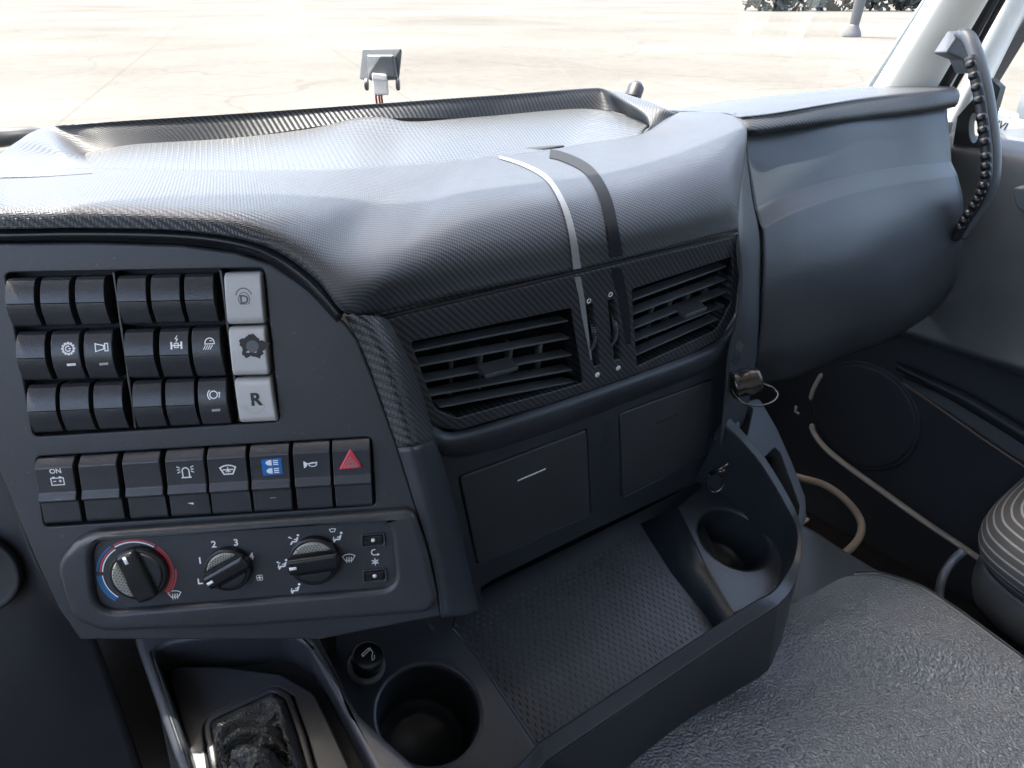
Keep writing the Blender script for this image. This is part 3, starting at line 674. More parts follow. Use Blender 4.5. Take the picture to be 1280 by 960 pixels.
# side cheek to the right of the centre panel
ck = [[(921, 178, .955), (926, 182, .96), (930, 184, .985), (934, 190, 1.02)],
      [(922, 235, .92), (928, 240, .925), (937, 244, .965), (941, 250, 1.01)],
      [(923, 292, .88), (932, 298, .90), (945, 298, .96), (951, 294, 1.0)],
      [(927, 345, .90), (937, 350, .93), (949, 352, .99), (953, 350, 1.02)],
      [(923, 398, .925), (934, 402, .95), (946, 404, 1.01), (951, 404, 1.05)],
      [(912, 440, .965), (922, 448, .99), (936, 452, 1.04), (944, 456, 1.08)],
      [(908, 490, 1.01), (914, 500, 1.03), (924, 510, 1.07), (932, 520, 1.11)],
      [(903, 556, 1.06), (905, 560, 1.08), (908, 570, 1.12), (912, 580, 1.16)]]
surf('side_cheek', ck, 14, 60, 'glove_plastic', dash, thick=.003)
gr = MB()
for i in range(5):
    f = i*.0028
    a = P(913+i*2.2, 452+i*1.2, .955); b = P(924+i*1.3, 425+i*1.5, .938); tube_mb([a, b], .0007, 6, gr)
q = gr.build('grille_ribs', 'tab_grey', dash); q['kind'] = 'stuff'

# ------------------------------------------------------------ glove box
glove = thing('glove_box', 'large smooth blue-grey glove compartment cover facing the passenger', 'glove box', W(1.2, .6, -.5))
gb = [[(933, 160, 1.03), (975, 154, 1.065), (1050, 145, 1.12), (1120, 136, 1.21), (1184, 128, 1.29)],
      [(931, 176, 1.01), (975, 170, 1.045), (1050, 160, 1.10), (1120, 150, 1.19), (1184, 141, 1.27)],
      [(936, 215, 1.005), (985, 203, 1.04), (1055, 190, 1.10), (1124, 178, 1.185), (1187, 168, 1.265)],
      [(942, 256, 1.0), (990, 235, 1.035), (1060, 216, 1.095), (1128, 205, 1.18), (1189, 199, 1.26)],
      [(945, 264, .998), (992, 242, 1.033), (1061, 222, 1.093), (1129, 210, 1.178), (1190, 204, 1.258)],
      [(951, 283, .989), (998, 260, 1.023), (1065, 239, 1.083), (1133, 226, 1.168), (1196, 217, 1.25)],
      [(954, 292, .987), (1000, 269, 1.020), (1066, 248, 1.080), (1134, 234, 1.165), (1198, 224, 1.248)],
      [(955, 335, .987), (1005, 310, 1.018), (1072, 288, 1.074), (1140, 268, 1.159), (1204, 250, 1.246)],
      [(953, 375, 1.0), (1003, 352, 1.025), (1074, 330, 1.08), (1140, 306, 1.165), (1203, 285, 1.26)],
      [(950, 415, 1.04), (1000, 398, 1.06), (1072, 374, 1.11), (1140, 352, 1.19), (1201, 318, 1.285)],
      [(946, 455, 1.10), (990, 446, 1.12), (1058, 420, 1.17), (1128, 398, 1.25), (1193, 355, 1.34)],
      [(940, 480, 1.22), (985, 475, 1.24), (1050, 448, 1.30), (1112, 425, 1.37), (1172, 388, 1.46)]]
surf('cover', gb, 60, 70, 'glove_plastic', glove, thick=.004)
ge = [P(x, y, d+.002) for x, y, d in (gb[i][0] for i in range(1, 11))]
tube_mb(crom(ge, 30), .0016, 8).build('edge_seal', 'rubber_seal', glove)

# ------------------------------------------------------------ switches
PXM = .60*UNIT/FOC          # metres per pixel on the switch fascia
def lerp(a, b, t): return np.array(a)*(1-t)+np.array(b)*t
def block(pl, quad, prof, mat, parent, name, base=-.014, h=0.0, bevel=.0007):
    """a key: quad of pixels tl,tr,br,bl, profile (t from top, height)"""
    tl, tr, br, bl = [np.array(pl.loc(x, y, h)) for x, y in quad]
    vs_, k = [], len(prof)
    for t_, hh_ in prof:
        for q in (lerp(tl, bl, t_), lerp(tr, br, t_)): vs_.append(pl.g(q[0], q[1], hh_))
    for t_ in (0, 1):
        for q in (lerp(tl, bl, t_), lerp(tr, br, t_)): vs_.append(pl.g(q[0], q[1], base))
    b0 = 2*k
    fs = [(2*i, 2*i+1, 2*i+3, 2*i+2) for i in range(k-1)]
    fs += [(0, 1, b0+1, b0), (2*k-2, 2*k-1, b0+3, b0+2), tuple([2*i for i in range(k)]+[b0+2, b0]), tuple([2*i+1 for i in range(k)]+[b0+3, b0+1])]
    o = MB().add(vs_, fs).build(name, mat, parent, bevel=bevel, seg=2)
    ts = [p[0] for p in prof]; hs = [p[1] for p in prof]
    tm, bm2 = (tl+tr)/2, (bl+br)/2; ax = bm2-tm
    def hf(a, b):
        t_ = (np.array([a, b])-tm).dot(ax)/ax.dot(ax); return float(np.interp(t_, ts, hs))
    return o, hf
def ribbon(pts, w, closed=False):
    p = [np.array(q, float) for q in pts]; k = len(p); L, R_ = [], []
    for i in range(k):
        a = p[i-1] if (i > 0 or closed) else p[i]; b = p[(i+1) % k] if (i < k-1 or closed) else p[i]
        d1 = p[i]-a; d2 = b-p[i]
        if np.linalg.norm(d1) < 1e-9: d1 = d2
        if np.linalg.norm(d2) < 1e-9: d2 = d1
        n1 = np.array([-d1[1], d1[0]])/np.linalg.norm(d1); n2 = np.array([-d2[1], d2[0]])/np.linalg.norm(d2)
        n_ = n1+n2; n_ = n_/max(np.linalg.norm(n_), 1e-6); sc = w/2/max(.5, n_.dot(n1)); L.append(p[i]+n_*sc); R_.append(p[i]-n_*sc)
    fs = [(i, (i+1) % k, k+(i+1) % k, k+i) for i in range(k if closed else k-1)]
    return L+R_, fs
_txt = {}
def text2d(s):
    if s not in _txt:
        cu = bpy.data.curves.new('glyphs', 'FONT'); cu.body = s; cu.align_x = 'CENTER'; cu.align_y = 'CENTER'; cu.offset = .022; cu.resolution_u = 3
        ob = bpy.data.objects.new('glyphs', cu); col.objects.link(ob)
        dg = bpy.context.evaluated_depsgraph_get(); me = bpy.data.meshes.new_from_object(ob.evaluated_get(dg))
        _txt[s] = ([(v.co.x, v.co.y) for v in me.vertices], [tuple(p.vertices) for p in me.polygons])
        bpy.data.objects.remove(ob); bpy.data.curves.remove(cu); bpy.data.meshes.remove(me)
    return _txt[s]
def arc(cx, cy, r, a0, a1, n=16, ry=None):
    return [(cx+r*math.cos(math.radians(a0+(a1-a0)*i/n)), cy+(ry or r)*math.sin(math.radians(a0+(a1-a0)*i/n))) for i in range(n+1)]
def icon(pl, cx, cy, size, items, mat, parent, hf, name='symbol', rot=0, px=None):
    """items: ('l',pts,w) line, ('c',pts,w) closed line, ('f',pts) filled, ('t',text,x,y,s) text; unit = size pixels"""
    px = px or PXM; mb = MB(); c, s_ = math.cos(math.radians(rot)), math.sin(math.radians(rot))
    h_ = hf if callable(hf) else (lambda a, b: hf)
    o = np.array(pl.loc(cx, cy, h_(*pl.loc(cx, cy, 0)))); lift = .00018
    for it in items:
        if it[0] == 'l': v2, fs = ribbon(it[1], it[2])
        elif it[0] == 'c': v2, fs = ribbon(it[1], it[2], True)
        elif it[0] == 'f': v2 = it[1]; fs = [tuple(range(len(v2)))]
        else:
            v2, fs = text2d(it[1]); v2 = [(x*it[4]+it[2], y*it[4]+it[3]) for x, y in v2]
        vs_ = []
        for x, y in v2:
            a = o[0]+(x*c-y*s_)*size*px; b = o[1]+(x*s_+y*c)*size*px
            vs_.append(pl.g(a, b, h_(a, b)+lift))
        mb.add(vs_, fs, [(0, 0)]*len(vs_), False); lift += .00001
    ob = mb.build(name, mat, parent, recalc=False)
    for p in ob.data.polygons:
        pass
    tot = sum(Vector(pl.n).dot(p.normal)*p.area for p in ob.data.polygons)
    if tot < 0: ob.data.flip_normals()
    return ob

bank = thing('switch_bank', 'block of eighteen black rocker switches in three rows beside silver buttons', 'switches', SP.at(160, 545, -.01))
plate('bay', SP, rpoly(SP.poly([(3, 337), (333, 331), (354, 531), (40, 551)]), .004), [], -.03, -.013, 'black_matte', bank, r=.001)
Z1 = lambda x, y: (x/3.556, 320+y/3.556)
XT = [[35, 190, 342, 527, 675, 823], [82, 232, 380, 560, 715, 855], [130, 275, 422, 595, 740, 883]]
XB = [[65, 215, 372, 555, 700, 848], [110, 262, 405, 585, 735, 880], [160, 305, 450, 620, 765, 905]]
YT = [(100, 80), (340, 318), (575, 541)]; YB = [(318, 297), (555, 535), (788, 746)]
split = [(0, -.001), (.05, .0022), (.18, .0050), (.34, .0066), (.485, .0074), (.493, .0074), (.5, .0054), (.507, .0074), (.515, .0074), (.70, .0062), (.95, .0020), (1, -.001)]
curved = [(0, -.001), (.05, .0022), (.22, .0054), (.45, .0068), (.7, .0058), (.95, .0018), (1, -.001)]
icons1 = {(1, 1): 'gear', (1, 2): 'lamp', (1, 4): 'axle', (1, 5): 'work', (2, 5): 'brake'}
gearpts = [q for i in range(12) for q in ((.78*math.cos(i*math.pi/6-.13), .78*math.sin(i*math.pi/6-.13)), (1*math.cos(i*math.pi/6-.09), math.sin(i*math.pi/6-.09)), (1*math.cos(i*math.pi/6+.09), math.sin(i*math.pi/6+.09)), (.78*math.cos(i*math.pi/6+.13), .78*math.sin(i*math.pi/6+.13)))]
SYM = {
 'gear': [('c', gearpts, .16), ('l', arc(0, 0, .42, 60, 320, 10), .16), ('f', [(.05, -.1), (.42, -.1), (.42, .1), (.05, .1)])],
 'lamp': [('c', [(-1, .65), (-.75, .55), (.3, .28), (.3, -.28), (-.75, -.55), (-1, -.65)], .17), ('c', [(.48, .6), (.95, .6), (.95, -.6), (.48, -.6)], .17)],
 'axle': [('l', [(-.8, .25), (-.8, -.95)], .3), ('l', [(.8, .25), (.8, -.95)], .3), ('l', [(-.8, -.35), (.8, -.35)], .2), ('c', [(-.3, 0), (.3, 0), (.3, -.7), (-.3, -.7)], .16), ('l', [(.15, 1.2), (-.15, .75), (.2, .65), (-.05, .2)], .16)],
 'work': [('c', arc(.15, .25, .75, 0, 180, 10)+[(-.6, .05), (.9, .05)], .16)]+[('l', [(-.55+i*.38, -.15), (-.95+i*.36, -.9)], .13) for i in range(4)]+[('l', [(.15, .55), (.6, .55)], .12)],
 'brake': [('c', arc(0, 0, .62, 0, 345, 20), .17), ('l', arc(0, 0, .98, 125, 235, 10), .17), ('l', arc(0, 0, .98, -35, 20, 6), .17), ('f', [(.75, .45), (1.15, .35), (.85, .05)])],
 'battery': [('c', [(-.95, .55), (.95, .55), (.95, -.65), (-.95, -.65)], .17), ('l', [(-.7, .72), (-.3, .72)], .2), ('l', [(.3, .72), (.7, .72)], .2), ('l', [(-.65, 0), (-.2, 0)], .17), ('l', [(.2, 0), (.65, 0)], .17), ('l', [(.42, .24), (.42, -.24)], .16), ('t', 'ON', 0, 1.75, 1.15)],
 'beacon': [('l', [(-.75, -.9), (.75, -.9)], .2), ('l', [(-.5, -.85)]+arc(0, .25, .5, 180, 0, 10)+[(.5, -.85)], .18)]+[('l', [(sx*.8, y0), (sx*1.25, y1)], .16) for sx in (-1, 1) for y0, y1 in ((.75, 1.0), (.45, .45), (.15, -.1))],
 'screen': [('c', [(-1.1, .35), (-.55, .62), (0, .7), (.55, .62), (1.1, .35), (.62, -.7), (-.62, -.7)], .2), ('l', [(-.75, 0), (.75, 0)], .18), ('l', [(0, .4), (0, -.45)], .15), ('l', [(-.35, -.35), (0, -.1), (.35, -.35)], .16)],
 'trumpet': [('f', [(-1.1, .6), (-.95, .6), (-.55, .25), (-.55, -.2), (-.95, -.6), (-1.1, -.6)]), ('l', [(-.6, .12), (.3, .18), (1.1, .3)], .2), ('c', arc(.35, -.05, .62, 0, 350, 18, .34), .17)],
 'dash': [('f', [(-1, -.3), (1, -.3), (1, .3), (-1, .3)])],
 'fan': [('c', arc(.45*math.cos(a), .45*math.sin(a), .42, 0, 345, 12), .13) for a in (.785, 2.356, 3.927, 5.498)],
 'defrost': [('c', [(-1.15, .55), (-.6, .85), (0, .95), (.6, .85), (1.15, .55), (.6, -.35), (-.6, -.35)], .15)]+[('l', [(x, .35), (x+.12, .05), (x-.05, -.2), (x+.02, -.75)], .15) for x in (-.42, 0, .42)],
 'snow': [('l', [(-math.cos(a), -math.sin(a)), (math.cos(a), math.sin(a))], .17) for a in (math.pi/2, math.pi/6, -math.pi/6)]+[('c', [(.55*math.cos(i*math.pi/3), .55*math.sin(i*math.pi/3)) for i in range(6)], .15)],
 'recirc': [('l', arc(-.1, 0, .7, 70, 290, 12), .24), ('l', [(.1, -.66), (.8, -.66)], .24), ('f', [(.55, -.25), (1.15, -.6), (.55, -1.0)])],
}
def person(feet, face, screen):
    s_ = [('f', arc(.85, .85, .24, 0, 330, 10)), ('l', [(.75, .45), (.45, -.35), (-.25, -.35), (-.6, -.9)], .3), ('l', [(.55, .15), (.05, .05)], .2)]
    if face: s_ += [('l', [(-.25, .3), (-.75, .55)], .18), ('f', [(-.55, .8), (-1.0, .55), (-.6, .3)])]
    if feet: s_ += [('l', [(-.55, .2), (-.6, -.35)], .18), ('f', [(-.85, -.3), (-.35, -.3), (-.6, -.7)])]
    if screen: s_ += [('c', [(-1.2, 1.7), (-.65, 1.85), (-.1, 1.7), (-.35, 1.2), (-.95, 1.2)], .14)]
    return s_
for r in range(3):
    for c in range(6):
        sw, ww = XT[r][c], 127
        fx = (c+.5)/6
        def yy(pair, x): return pair[0]+(pair[1]-pair[0])*(x-XT[r][0])/(XT[r][5]+ww-XT[r][0])
        x0, x1 = sw, sw+ww-2; b0, b1 = XB[r][c], XB[r][c]+ww+1
        quad = [Z1(x0, yy(YT[r], x0)), Z1(x1, yy(YT[r], x1)), Z1(b1, yy(YB[r], b1)), Z1(b0, yy(YB[r], b0))]
        key = icons1.get((r, c)); pr = curved if key and key != 'axle' else split
        jit = random.uniform(-.0004, .0004); pr = [(t_, h_+jit) for t_, h_ in pr]
        o, hf = block(SP, quad, pr, 'switch_plastic', bank, 'rocker_switch')
        if key:
            zc = {'gear': (303, 412), 'lamp': (452, 406), 'axle': (783, 388), 'work': (928, 392), 'brake': (949, 617)}[key]
            icon(SP, *Z1(*zc), 7.2, SYM[key], 'print_white' if key != 'axle' else 'print_white', o, hf)
            o['label'] = {'gear': 'rocker with white gear wheel symbol', 'lamp': 'rocker with white horn-shaped symbol', 'axle': 'rocker with white axle lock symbol', 'work': 'rocker with white work lamp symbol', 'brake': 'rocker with white ring symbol'}[key]
            zd = {'gear': (318, 483, 'print_white'), 'lamp': (462, 480, 'print_grey'), 'brake': (961, 685, 'print_grey')}.get(key)
            if zd: icon(SP, *Z1(zd[0], zd[1]), 5, [('f', [(-1, -.3), (1, -.24), (1, .36), (-1, .3)])], zd[2], o, hf, 'indicator')
# dividing ribs of the bay
for a, b in (((500, 70), (598, 765)), ((975, 60), (1062, 735))):
    (x0, y0), (x1, y1) = Z1(*a), Z1(*b)
    block(SP, [(x0, y0), (x0+4, y0), (x1+4, y1), (x1, y1)], [(0, .0015), (1, .0015)], 'black_gloss', bank, 'divider_rib')

sel = thing('gear_selector', 'column of three silver gear buttons marked D, worn black, and R', 'gear buttons', SP.at(325, 525, -.01))
btn = [(0, .001), (.05, .0040), (.12, .0052), (.5, .0058), (.88, .0052), (.96, .0036), (1, .001)]
for qd, lab, kind in (([(1000, 74), (1165, 69), (1181, 298), (1018, 303)], 'silver button with recessed D', 'D'), ([(1020, 313), (1182, 309), (1200, 526), (1041, 531)], 'silver button with black worn hole', 'N'), ([(1046, 541), (1206, 537), (1236, 731), (1074, 738)], 'silver button with dark R', 'R')):
    o, hf = block(SP, [Z1(*q) for q in qd], btn, 'silver_button', sel, 'button', bevel=.0016); o['label'] = lab
    if kind == 'D':
        icon(SP, *Z1(1085, 190), 8.5, [('c', arc(0, -.1, .75, -40, 220, 14, 1.0)+[(-.4, -.75), (.4, -.75)], .10), ('t', 'D', 0, -.15, 1.7)], 'bracket_grey', o, hf)
        icon(SP, *Z1(1085, 190), 8.5, [('l', arc(0, .05, 1.15, 20, 160, 14, 1.45), .14)], 'bracket_grey', o, hf, 'arch')
    elif kind == 'R':
        icon(SP, *Z1(1136, 640), 9, [('t', 'R', 0, 0, 2.5), ('t', 'R', .09, 0, 2.5)], 'smudge', o, hf)
        icon(SP, *Z1(1130, 650), 13, [('l', arc(0, 0, 1.0, 200, 340, 16, 1.1), .07)], 'print_grey', o, hf, 'arch')
    else:
        sm = []
        for i in range(40):
            a = i*2*math.pi/40; rr = 1+.14*math.sin(5*a+.6)+random.uniform(-.1, .1); rr *= 1.25 if -.6 < math.sin(a) < .2 and math.cos(a) > .5 else 1
            sm.append((rr*math.cos(a), rr*math.sin(a)*1.02))
        icon(SP, *Z1(1120, 402), 14.0, [('f', sm)], 'smudge', o, hf, 'worn_patch')
        icon(SP, *Z1(1122, 402), 7.5, [('f', arc(0, 0, 1, 0, 345, 16))], 'bracket_grey', o, hf, 'button_core')

row = thing('switch_row', 'single row of eight black rocker switches ending in red hazard triangle', 'switches', SP.at(260, 655, -.01))
plate('bay', SP, rpoly(SP.poly([(42, 567), (467, 542), (474, 636), (52, 663)]), .004), [], -.03, -.013, 'black_matte', row, r=.001)
Z2 = lambda x, y: (30+x/2.56, 540+y/2.56)
tx = [42, 182, 320, 457, 590, 725, 862, 987]; bx2 = [70, 205, 345, 475, 607, 740, 878, 1000]
wt = [122, 120, 118, 121, 122, 125, 117, 120]; wb = [120, 122, 120, 127, 126, 121, 112, 116]
prow = [(0, .0005), (.09, .0056), (.125, .0064), (.15, .0062), (.50, .0050), (.575, .0066), (.605, .0072), (.63, .0066), (.655, .0036), (.96, .0022), (1, .0005)]
lab8 = ['rocker marked ON with battery symbol', None, None, 'rocker with white beacon symbol', 'rocker with white windscreen symbol', 'rocker with blue headlamp sticker', 'rocker with white trumpet horn symbol', 'rocker with raised red hazard triangle']
ic8 = [('battery', (108, 157), 7.6), None, None, ('beacon', (518, 128), 8.0), ('screen', (653, 120), 8.6), None, ('trumpet', (917, 103), 7.8), None]
for i in range(8):
    yt = lambda x: 84-(x-42)*.0605; yb = lambda x: 292-(x-70)*.0565
    quad = [Z2(tx[i], yt(tx[i])), Z2(tx[i]+wt[i], yt(tx[i]+wt[i])), Z2(bx2[i]+wb[i], yb(bx2[i]+wb[i])), Z2(bx2[i], yb(bx2[i]))]
    o, hf = block(SP, quad, prow, 'switch_plastic', row, 'rocker_switch')
    if lab8[i]: o['label'] = lab8[i]
    if ic8[i]: icon(SP, *Z2(*ic8[i][1]), ic8[i][2], SYM[ic8[i][0]], 'print_white', o, hf)
    if i == 3: icon(SP, *Z2(533, 228), 4, [('f', [(-1, .2), (.9, .25), (1, -.5), (.2, -.3)])], 'print_white', o, hf, 'indicator')
    if i == 5:
        icon(SP, *Z2(794, 111), 12, [('f', [(-1.02, -.95), (1.02, -.9), (1.02, .95), (-1.02, .9)])], 'sticker_blue', o, hf, 'sticker')
        lampi = []
        for y0 in (.45, -.43):
            lampi += [('f', [(0, y0-.3)]+[(-.1+.5*math.cos(math.radians(a)), y0+.3*math.sin(math.radians(a))) for a in range(260, 99, -20)]+[(0, y0+.3)])]
            lampi += [('l', [(.15, y0+k_*.2), (.65, y0+k_*.22)], .12) for k_ in (-1, 0, 1)]
        icon(SP, *Z2(794, 111), 12.5, lampi, 'print_white', o, (lambda a, b, f=hf: f(a, b)+.0003))
        icon(SP, *Z2(797, 210), 4, [('f', [(-1, -.12), (1, -.12), (1, .12), (-1, .12)])], 'print_grey', o, hf, 'indicator')
    if i == 7:
        tri = rpoly([SP.loc(*Z2(1044, 50), .006), SP.loc(*Z2(1084, 114), .006), SP.loc(*Z2(1007, 122), .006)], .0012, 3)
        tr_ = plate('hazard_triangle', SP, tri, [], .003, .0068, 'hazard_red', o, r=.0010)
        icon(SP, *Z2(1045, 101), 7.5, [('c', [(-1.15, -.62), (1.15, -.55), (0, 1.15)], .13), ('c', [(-.55, -.32), (.55, -.28), (0, .55)], .12)], 'stripe_light', o, .0069)

# ------------------------------------------------------------ heater and ventilation controls
cli = thing('climate_panel', 'heater control panel with three round knobs below the switch rows', 'heater controls', SP.at(300, 780, 0))
HOUSE = .0095
ho = rpoly(SP.poly([(64, 704), (102, 668), (300, 654), (517, 639), (534, 690), (548, 752), (536, 768), (300, 786), (128, 792), (86, 776)], HOUSE), [.025, .03, 0, .010, 0, .012, .012, 0, .016, .02])
hole = rpoly(SP.poly([(110, 678), (488, 652), (497, 737), (118, 768)], HOUSE), [.016, .014, .014, .016], 7)
plate('housing', SP, ho, [hole], -.012, HOUSE, 'panel_plastic', cli, r=.0055, rh=.0038, seg=5)
FACE = .0036
plate('face_plate', SP, inset(ccw(hole), -.0012), [], 0, FACE, 'panel_plastic', cli, r=.0004)
def knob(cx, cy, rpx, ang, side, label):
    c = np.array(SP.loc(cx, cy, FACE+.006)); r_ = rpx*PXM*1.07
    circ = [(c[0]+r_*math.cos(2*math.pi*i/48), c[1]+r_*math.sin(2*math.pi*i/48)) for i in range(48)]
    k = plate('knob', SP, circ, [], FACE, FACE+.006, 'knob_black', cli, r=.0012); k['label'] = label
    e = np.array([math.cos(math.radians(ang)), math.sin(math.radians(ang))]); f = np.array([-e[1], e[0]])
    def loc(x, y): q = c+e*x*r_+f*y*r_; return (q[0], q[1])
    hwid = .34; bar = []
    a0 = math.degrees(math.asin(hwid))
    bar = [loc(math.cos(math.radians(a)), math.sin(math.radians(a))) for a in np.linspace(-a0, a0, 7)]+[loc(-math.cos(math.radians(a)), math.sin(math.radians(a))) for a in np.linspace(a0, -a0, 7)]
    plate('grip', SP, bar, [], FACE+.004, FACE+.0115, 'knob_black', k, r=.0026, seg=5)
    for sgn in (1, -1):
        b0 = 24
        seg_ = [loc(.93*math.cos(math.radians(a)), sgn*.93*math.sin(math.radians(a))) for a in np.linspace(b0, 180-b0, 15)]
        grey = (sgn == side)
        plate('insert', SP, inset(ccw(seg_), .0012), [], FACE+.0048, FACE+.0072, 'knob_insert' if grey else 'black_matte', k, r=.0012)
        if grey:     # knurled dimples on the grey insert
            mb = MB()
            for u in np.arange(-.7, .71, .13):
                for v in np.arange(.46, .86, .09):
                    if u*u+v*v > .66: continue
                    q = loc(u+.065*(int(round(v/.09)) % 2), sgn*v); w_ = .0006
                    mb.add([SP.g(q[0]-w_, q[1], FACE+.0073), SP.g(q[0], q[1]-w_, FACE+.0073), SP.g(q[0]+w_, q[1], FACE+.0073), SP.g(q[0], q[1]+w_, FACE+.0073), SP.g(q[0], q[1], FACE+.0078)], [(0, 1, 4), (1, 2, 4), (2, 3, 4), (3, 0, 4)])
            q = mb.build('knurling', 'smudge', k); q['kind'] = 'stuff'
    p0 = loc(.62, 0); p1 = loc(.90, 0); tt = f*.0011
    ol = [(p0[0]-tt[0], p0[1]-tt[1]), (p1[0]-tt[0], p1[1]-tt[1]), (p1[0]+tt[0], p1[1]+tt[1]), (p0[0]+tt[0], p0[1]+tt[1])]
    plate('pointer', SP, ol, [], FACE+.010, FACE+.0119, 'print_white', k, r=0)
knob(172, 719, 33, 107, 1, 'temperature knob inside red and blue ring marks')
knob(284, 713.5, 27.5, 207, -1, 'fan speed knob with numbers 1 to 4')
knob(392, 703, 31, 184, -1, 'air direction knob ringed by seated figure symbols')
# red, white and blue temperature arcs
c1 = (170, 716.5)
def arcs(r0, a0, a1, wd): return [('l', arc(0, 0, r0*1.04, a0, a1, 14), wd)]
icon(SP, *c1, 1, arcs(44, 48, -42, 2.2)+arcs(41.4, 48, -42, 2.2)+arcs(47.2, 2, -42, 2.0)+arcs(44.5, 118, 52, 1.8)+arcs(41.5, 172, 120, 2.0), 'print_red', cli, FACE, 'red_arc')
icon(SP, *c1, 1, arcs(45, 172, 122, 2.2)+arcs(45, 230, 179, 2.4)+arcs(42, 230, 179, 2.4), 'print_blue', cli, FACE, 'blue_arc')
icon(SP, *c1, 1, arcs(38.8, 172, 120, 1.6)+arcs(41.8, 118, 52, 1.8)+arcs(38.6, 48, 4, 1.5)+arcs(39.2, 230, 179, 1.4), 'print_white', cli, FACE, 'white_arc')
Z6 = lambda x, y: (100+x/5.565, 660+y/5.565)
for s_, q in (('1', (835, 228)), ('2', (931, 115)), ('3', (1085, 102)), ('4', (1192, 197))):
    icon(SP, *Z6(*q), 13, [('t', s_, 0, 0, 1.0)], 'print_white', cli, FACE, 'numeral')
icon(SP, *Z6(838, 368), 3.6, [('l', [(-.7, 1), (-.7, -1), (.8, -1)], .5)], 'print_white', cli, FACE, 'stop_mark')
icon(SP, *Z6(1250, 345), 5.2, SYM['fan'], 'print_white', cli, FACE)
icon(SP, *Z6(660, 468), 7.0, SYM['defrost'], 'print_white', cli, FACE)
Z7 = lambda x, y: (350+x/7.53, 640+y/7.53)
icon(SP, *Z7(128, 262), 7.2, person(False, True, False), 'print_white', cli, FACE)
icon(SP, *Z7(18, 495), 7.2, person(True, True, False), 'print_white', cli, FACE)
icon(SP, *Z7(140, 722), 7.2, person(True, False, False), 'print_white', cli, FACE)
icon(SP, *Z7(535, 240), 7.2, person(True, False, True), 'print_white', cli, FACE)
icon(SP, *Z7(648, 440), 7.2, SYM['defrost'], 'print_white', cli, FACE)
icon(SP, *Z7(893, 378), 5.6, SYM['recirc'], 'print_white', cli, FACE)
icon(SP, *Z7(896, 468), 5.4, SYM['snow'], 'print_white', cli, FACE)
for cx, cy in ((466.5, 674.5), (468.5, 719)):
    fr = rpoly(SP.poly([(cx-15.5, cy-7), (cx+15, cy-10), (cx+16, cy+7.5), (cx-14.5, cy+10)], FACE), .0022)
    inn = rpoly(SP.poly([(cx-13, cy-5), (cx+12.5, cy-7.5), (cx+13.5, cy+5), (cx-12, cy+7.5)], FACE), .0012)
    plate('button_frame', SP, fr, [inn], FACE-.001, FACE+.0014, 'panel_plastic', cli, r=.0007)
    b_ = plate('push_button', SP, inset(ccw(inn), .0005), [], FACE-.002, FACE+.0012, 'knob_black', cli, r=.0012)
    lc = SP.loc(cx, cy, FACE); lathe_mb(SP.g(*lc, FACE+.001), SP.n, [(.0015, 0), (.0015, .0004)], 16).build('dot', 'print_white', b_)

# ------------------------------------------------------------ storage shelf with two cup holders
shelf = thing('storage_shelf', 'dark plastic storage shelf with studded floor between two cup holders', 'storage shelf', DK.g(.15, 0, -.1))
def circ2(c, r, n=40): return [(c[0]+r*math.cos(2*math.pi*i/n), c[1]+r*math.sin(2*math.pi*i/n)) for i in range(n)]
cupL = np.array(DK.loc(537, 890)); cupR = np.array(DK.loc(918, 672)); RL, RR = .0455, .0440
dl = DK.poly([(330, 760), (470, 765), (572, 765), (566, 786), (592, 815), (668, 928), (720, 985), (640, 1050), (470, 1050), (420, 960), (330, 850)])
plate('deck', DK, dl, [circ2(cupL, RL)], -.012, 0, 'shelf_plastic', shelf, r=.003, rh=.0055)
dr = DK.poly([(846, 634), (880, 605), (905, 560), (925, 545), (985, 625), (1000, 670), (995, 705), (972, 738), (940, 760), (916, 768), (880, 705)])
plate('deck', DK, dr, [circ2(cupR, RR)], -.012, 0, 'shelf_plastic', shelf, r=.003, rh=.0055)
for c, r_ in ((cupL, RL), (cupR, RR)):
    prof = [(r_+.0003, -.0055), (r_-.001, -.02), (r_-.004, -.055), (r_-.006, -.060), (r_-.010, -.061), (r_-.0105, -.064), (r_-.016, -.066), (r_-.017, -.0675), (.001, -.068)]
    lathe_mb(DK.g(c[0], c[1], 0), DK.n, prof, 48).build('cup_well', 'shelf_plastic', shelf, recalc=False)
# studded floor, sunk between the decks
FH = -.028
f2 = [DK.loc(548, 782, FH), DK.loc(800, 660, FH), DK.loc(900, 790, FH), DK.loc(668, 955, FH)]
fo = DK.poly([(520, 790), (596, 740), (860, 610), (940, 790), (690, 985)], FH)
plate('floor', DK, fo, [], FH-.005, FH, 'shelf_plastic', shelf, r=.001)
st = MB()
nu_, nv_ = 34, 26
def bil(u, v): return lerp(lerp(f2[0], f2[1], u), lerp(f2[3], f2[2], u), v)
for i in range(nu_):
    for j in range(nv_):
        u = (i+.5*(j % 2)+.5)/(nu_+.5); v = (j+.5)/nv_
        if not (.02 < u < .97 and .03 < v < .93): continue
        q = bil(u, v); L_, w_ = .0026, .0011
        # studs lie along the shelf depth
        ring = [(-w_, -L_*.6), (w_, -L_*.6), (w_*1.0, L_*.6), (0, L_), (-w_, L_*.6), (0, -L_)]
        ring = [ring[5], ring[1], ring[2], ring[3], ring[4], ring[0]]
        b0 = [DK.g(q[0]+x, q[1]+y, FH) for x, y in ring]; t0 = [DK.g(q[0]+x*.45, q[1]+y*.6, FH+.0011) for x, y in ring]
        st.add(b0+t0, [(k, (k+1) % 6, 6+(k+1) % 6, 6+k) for k in range(6)]+[tuple(range(6, 12))])
q = st.build('floor_studs', 'stud_plastic', shelf); q['kind'] = 'stuff'
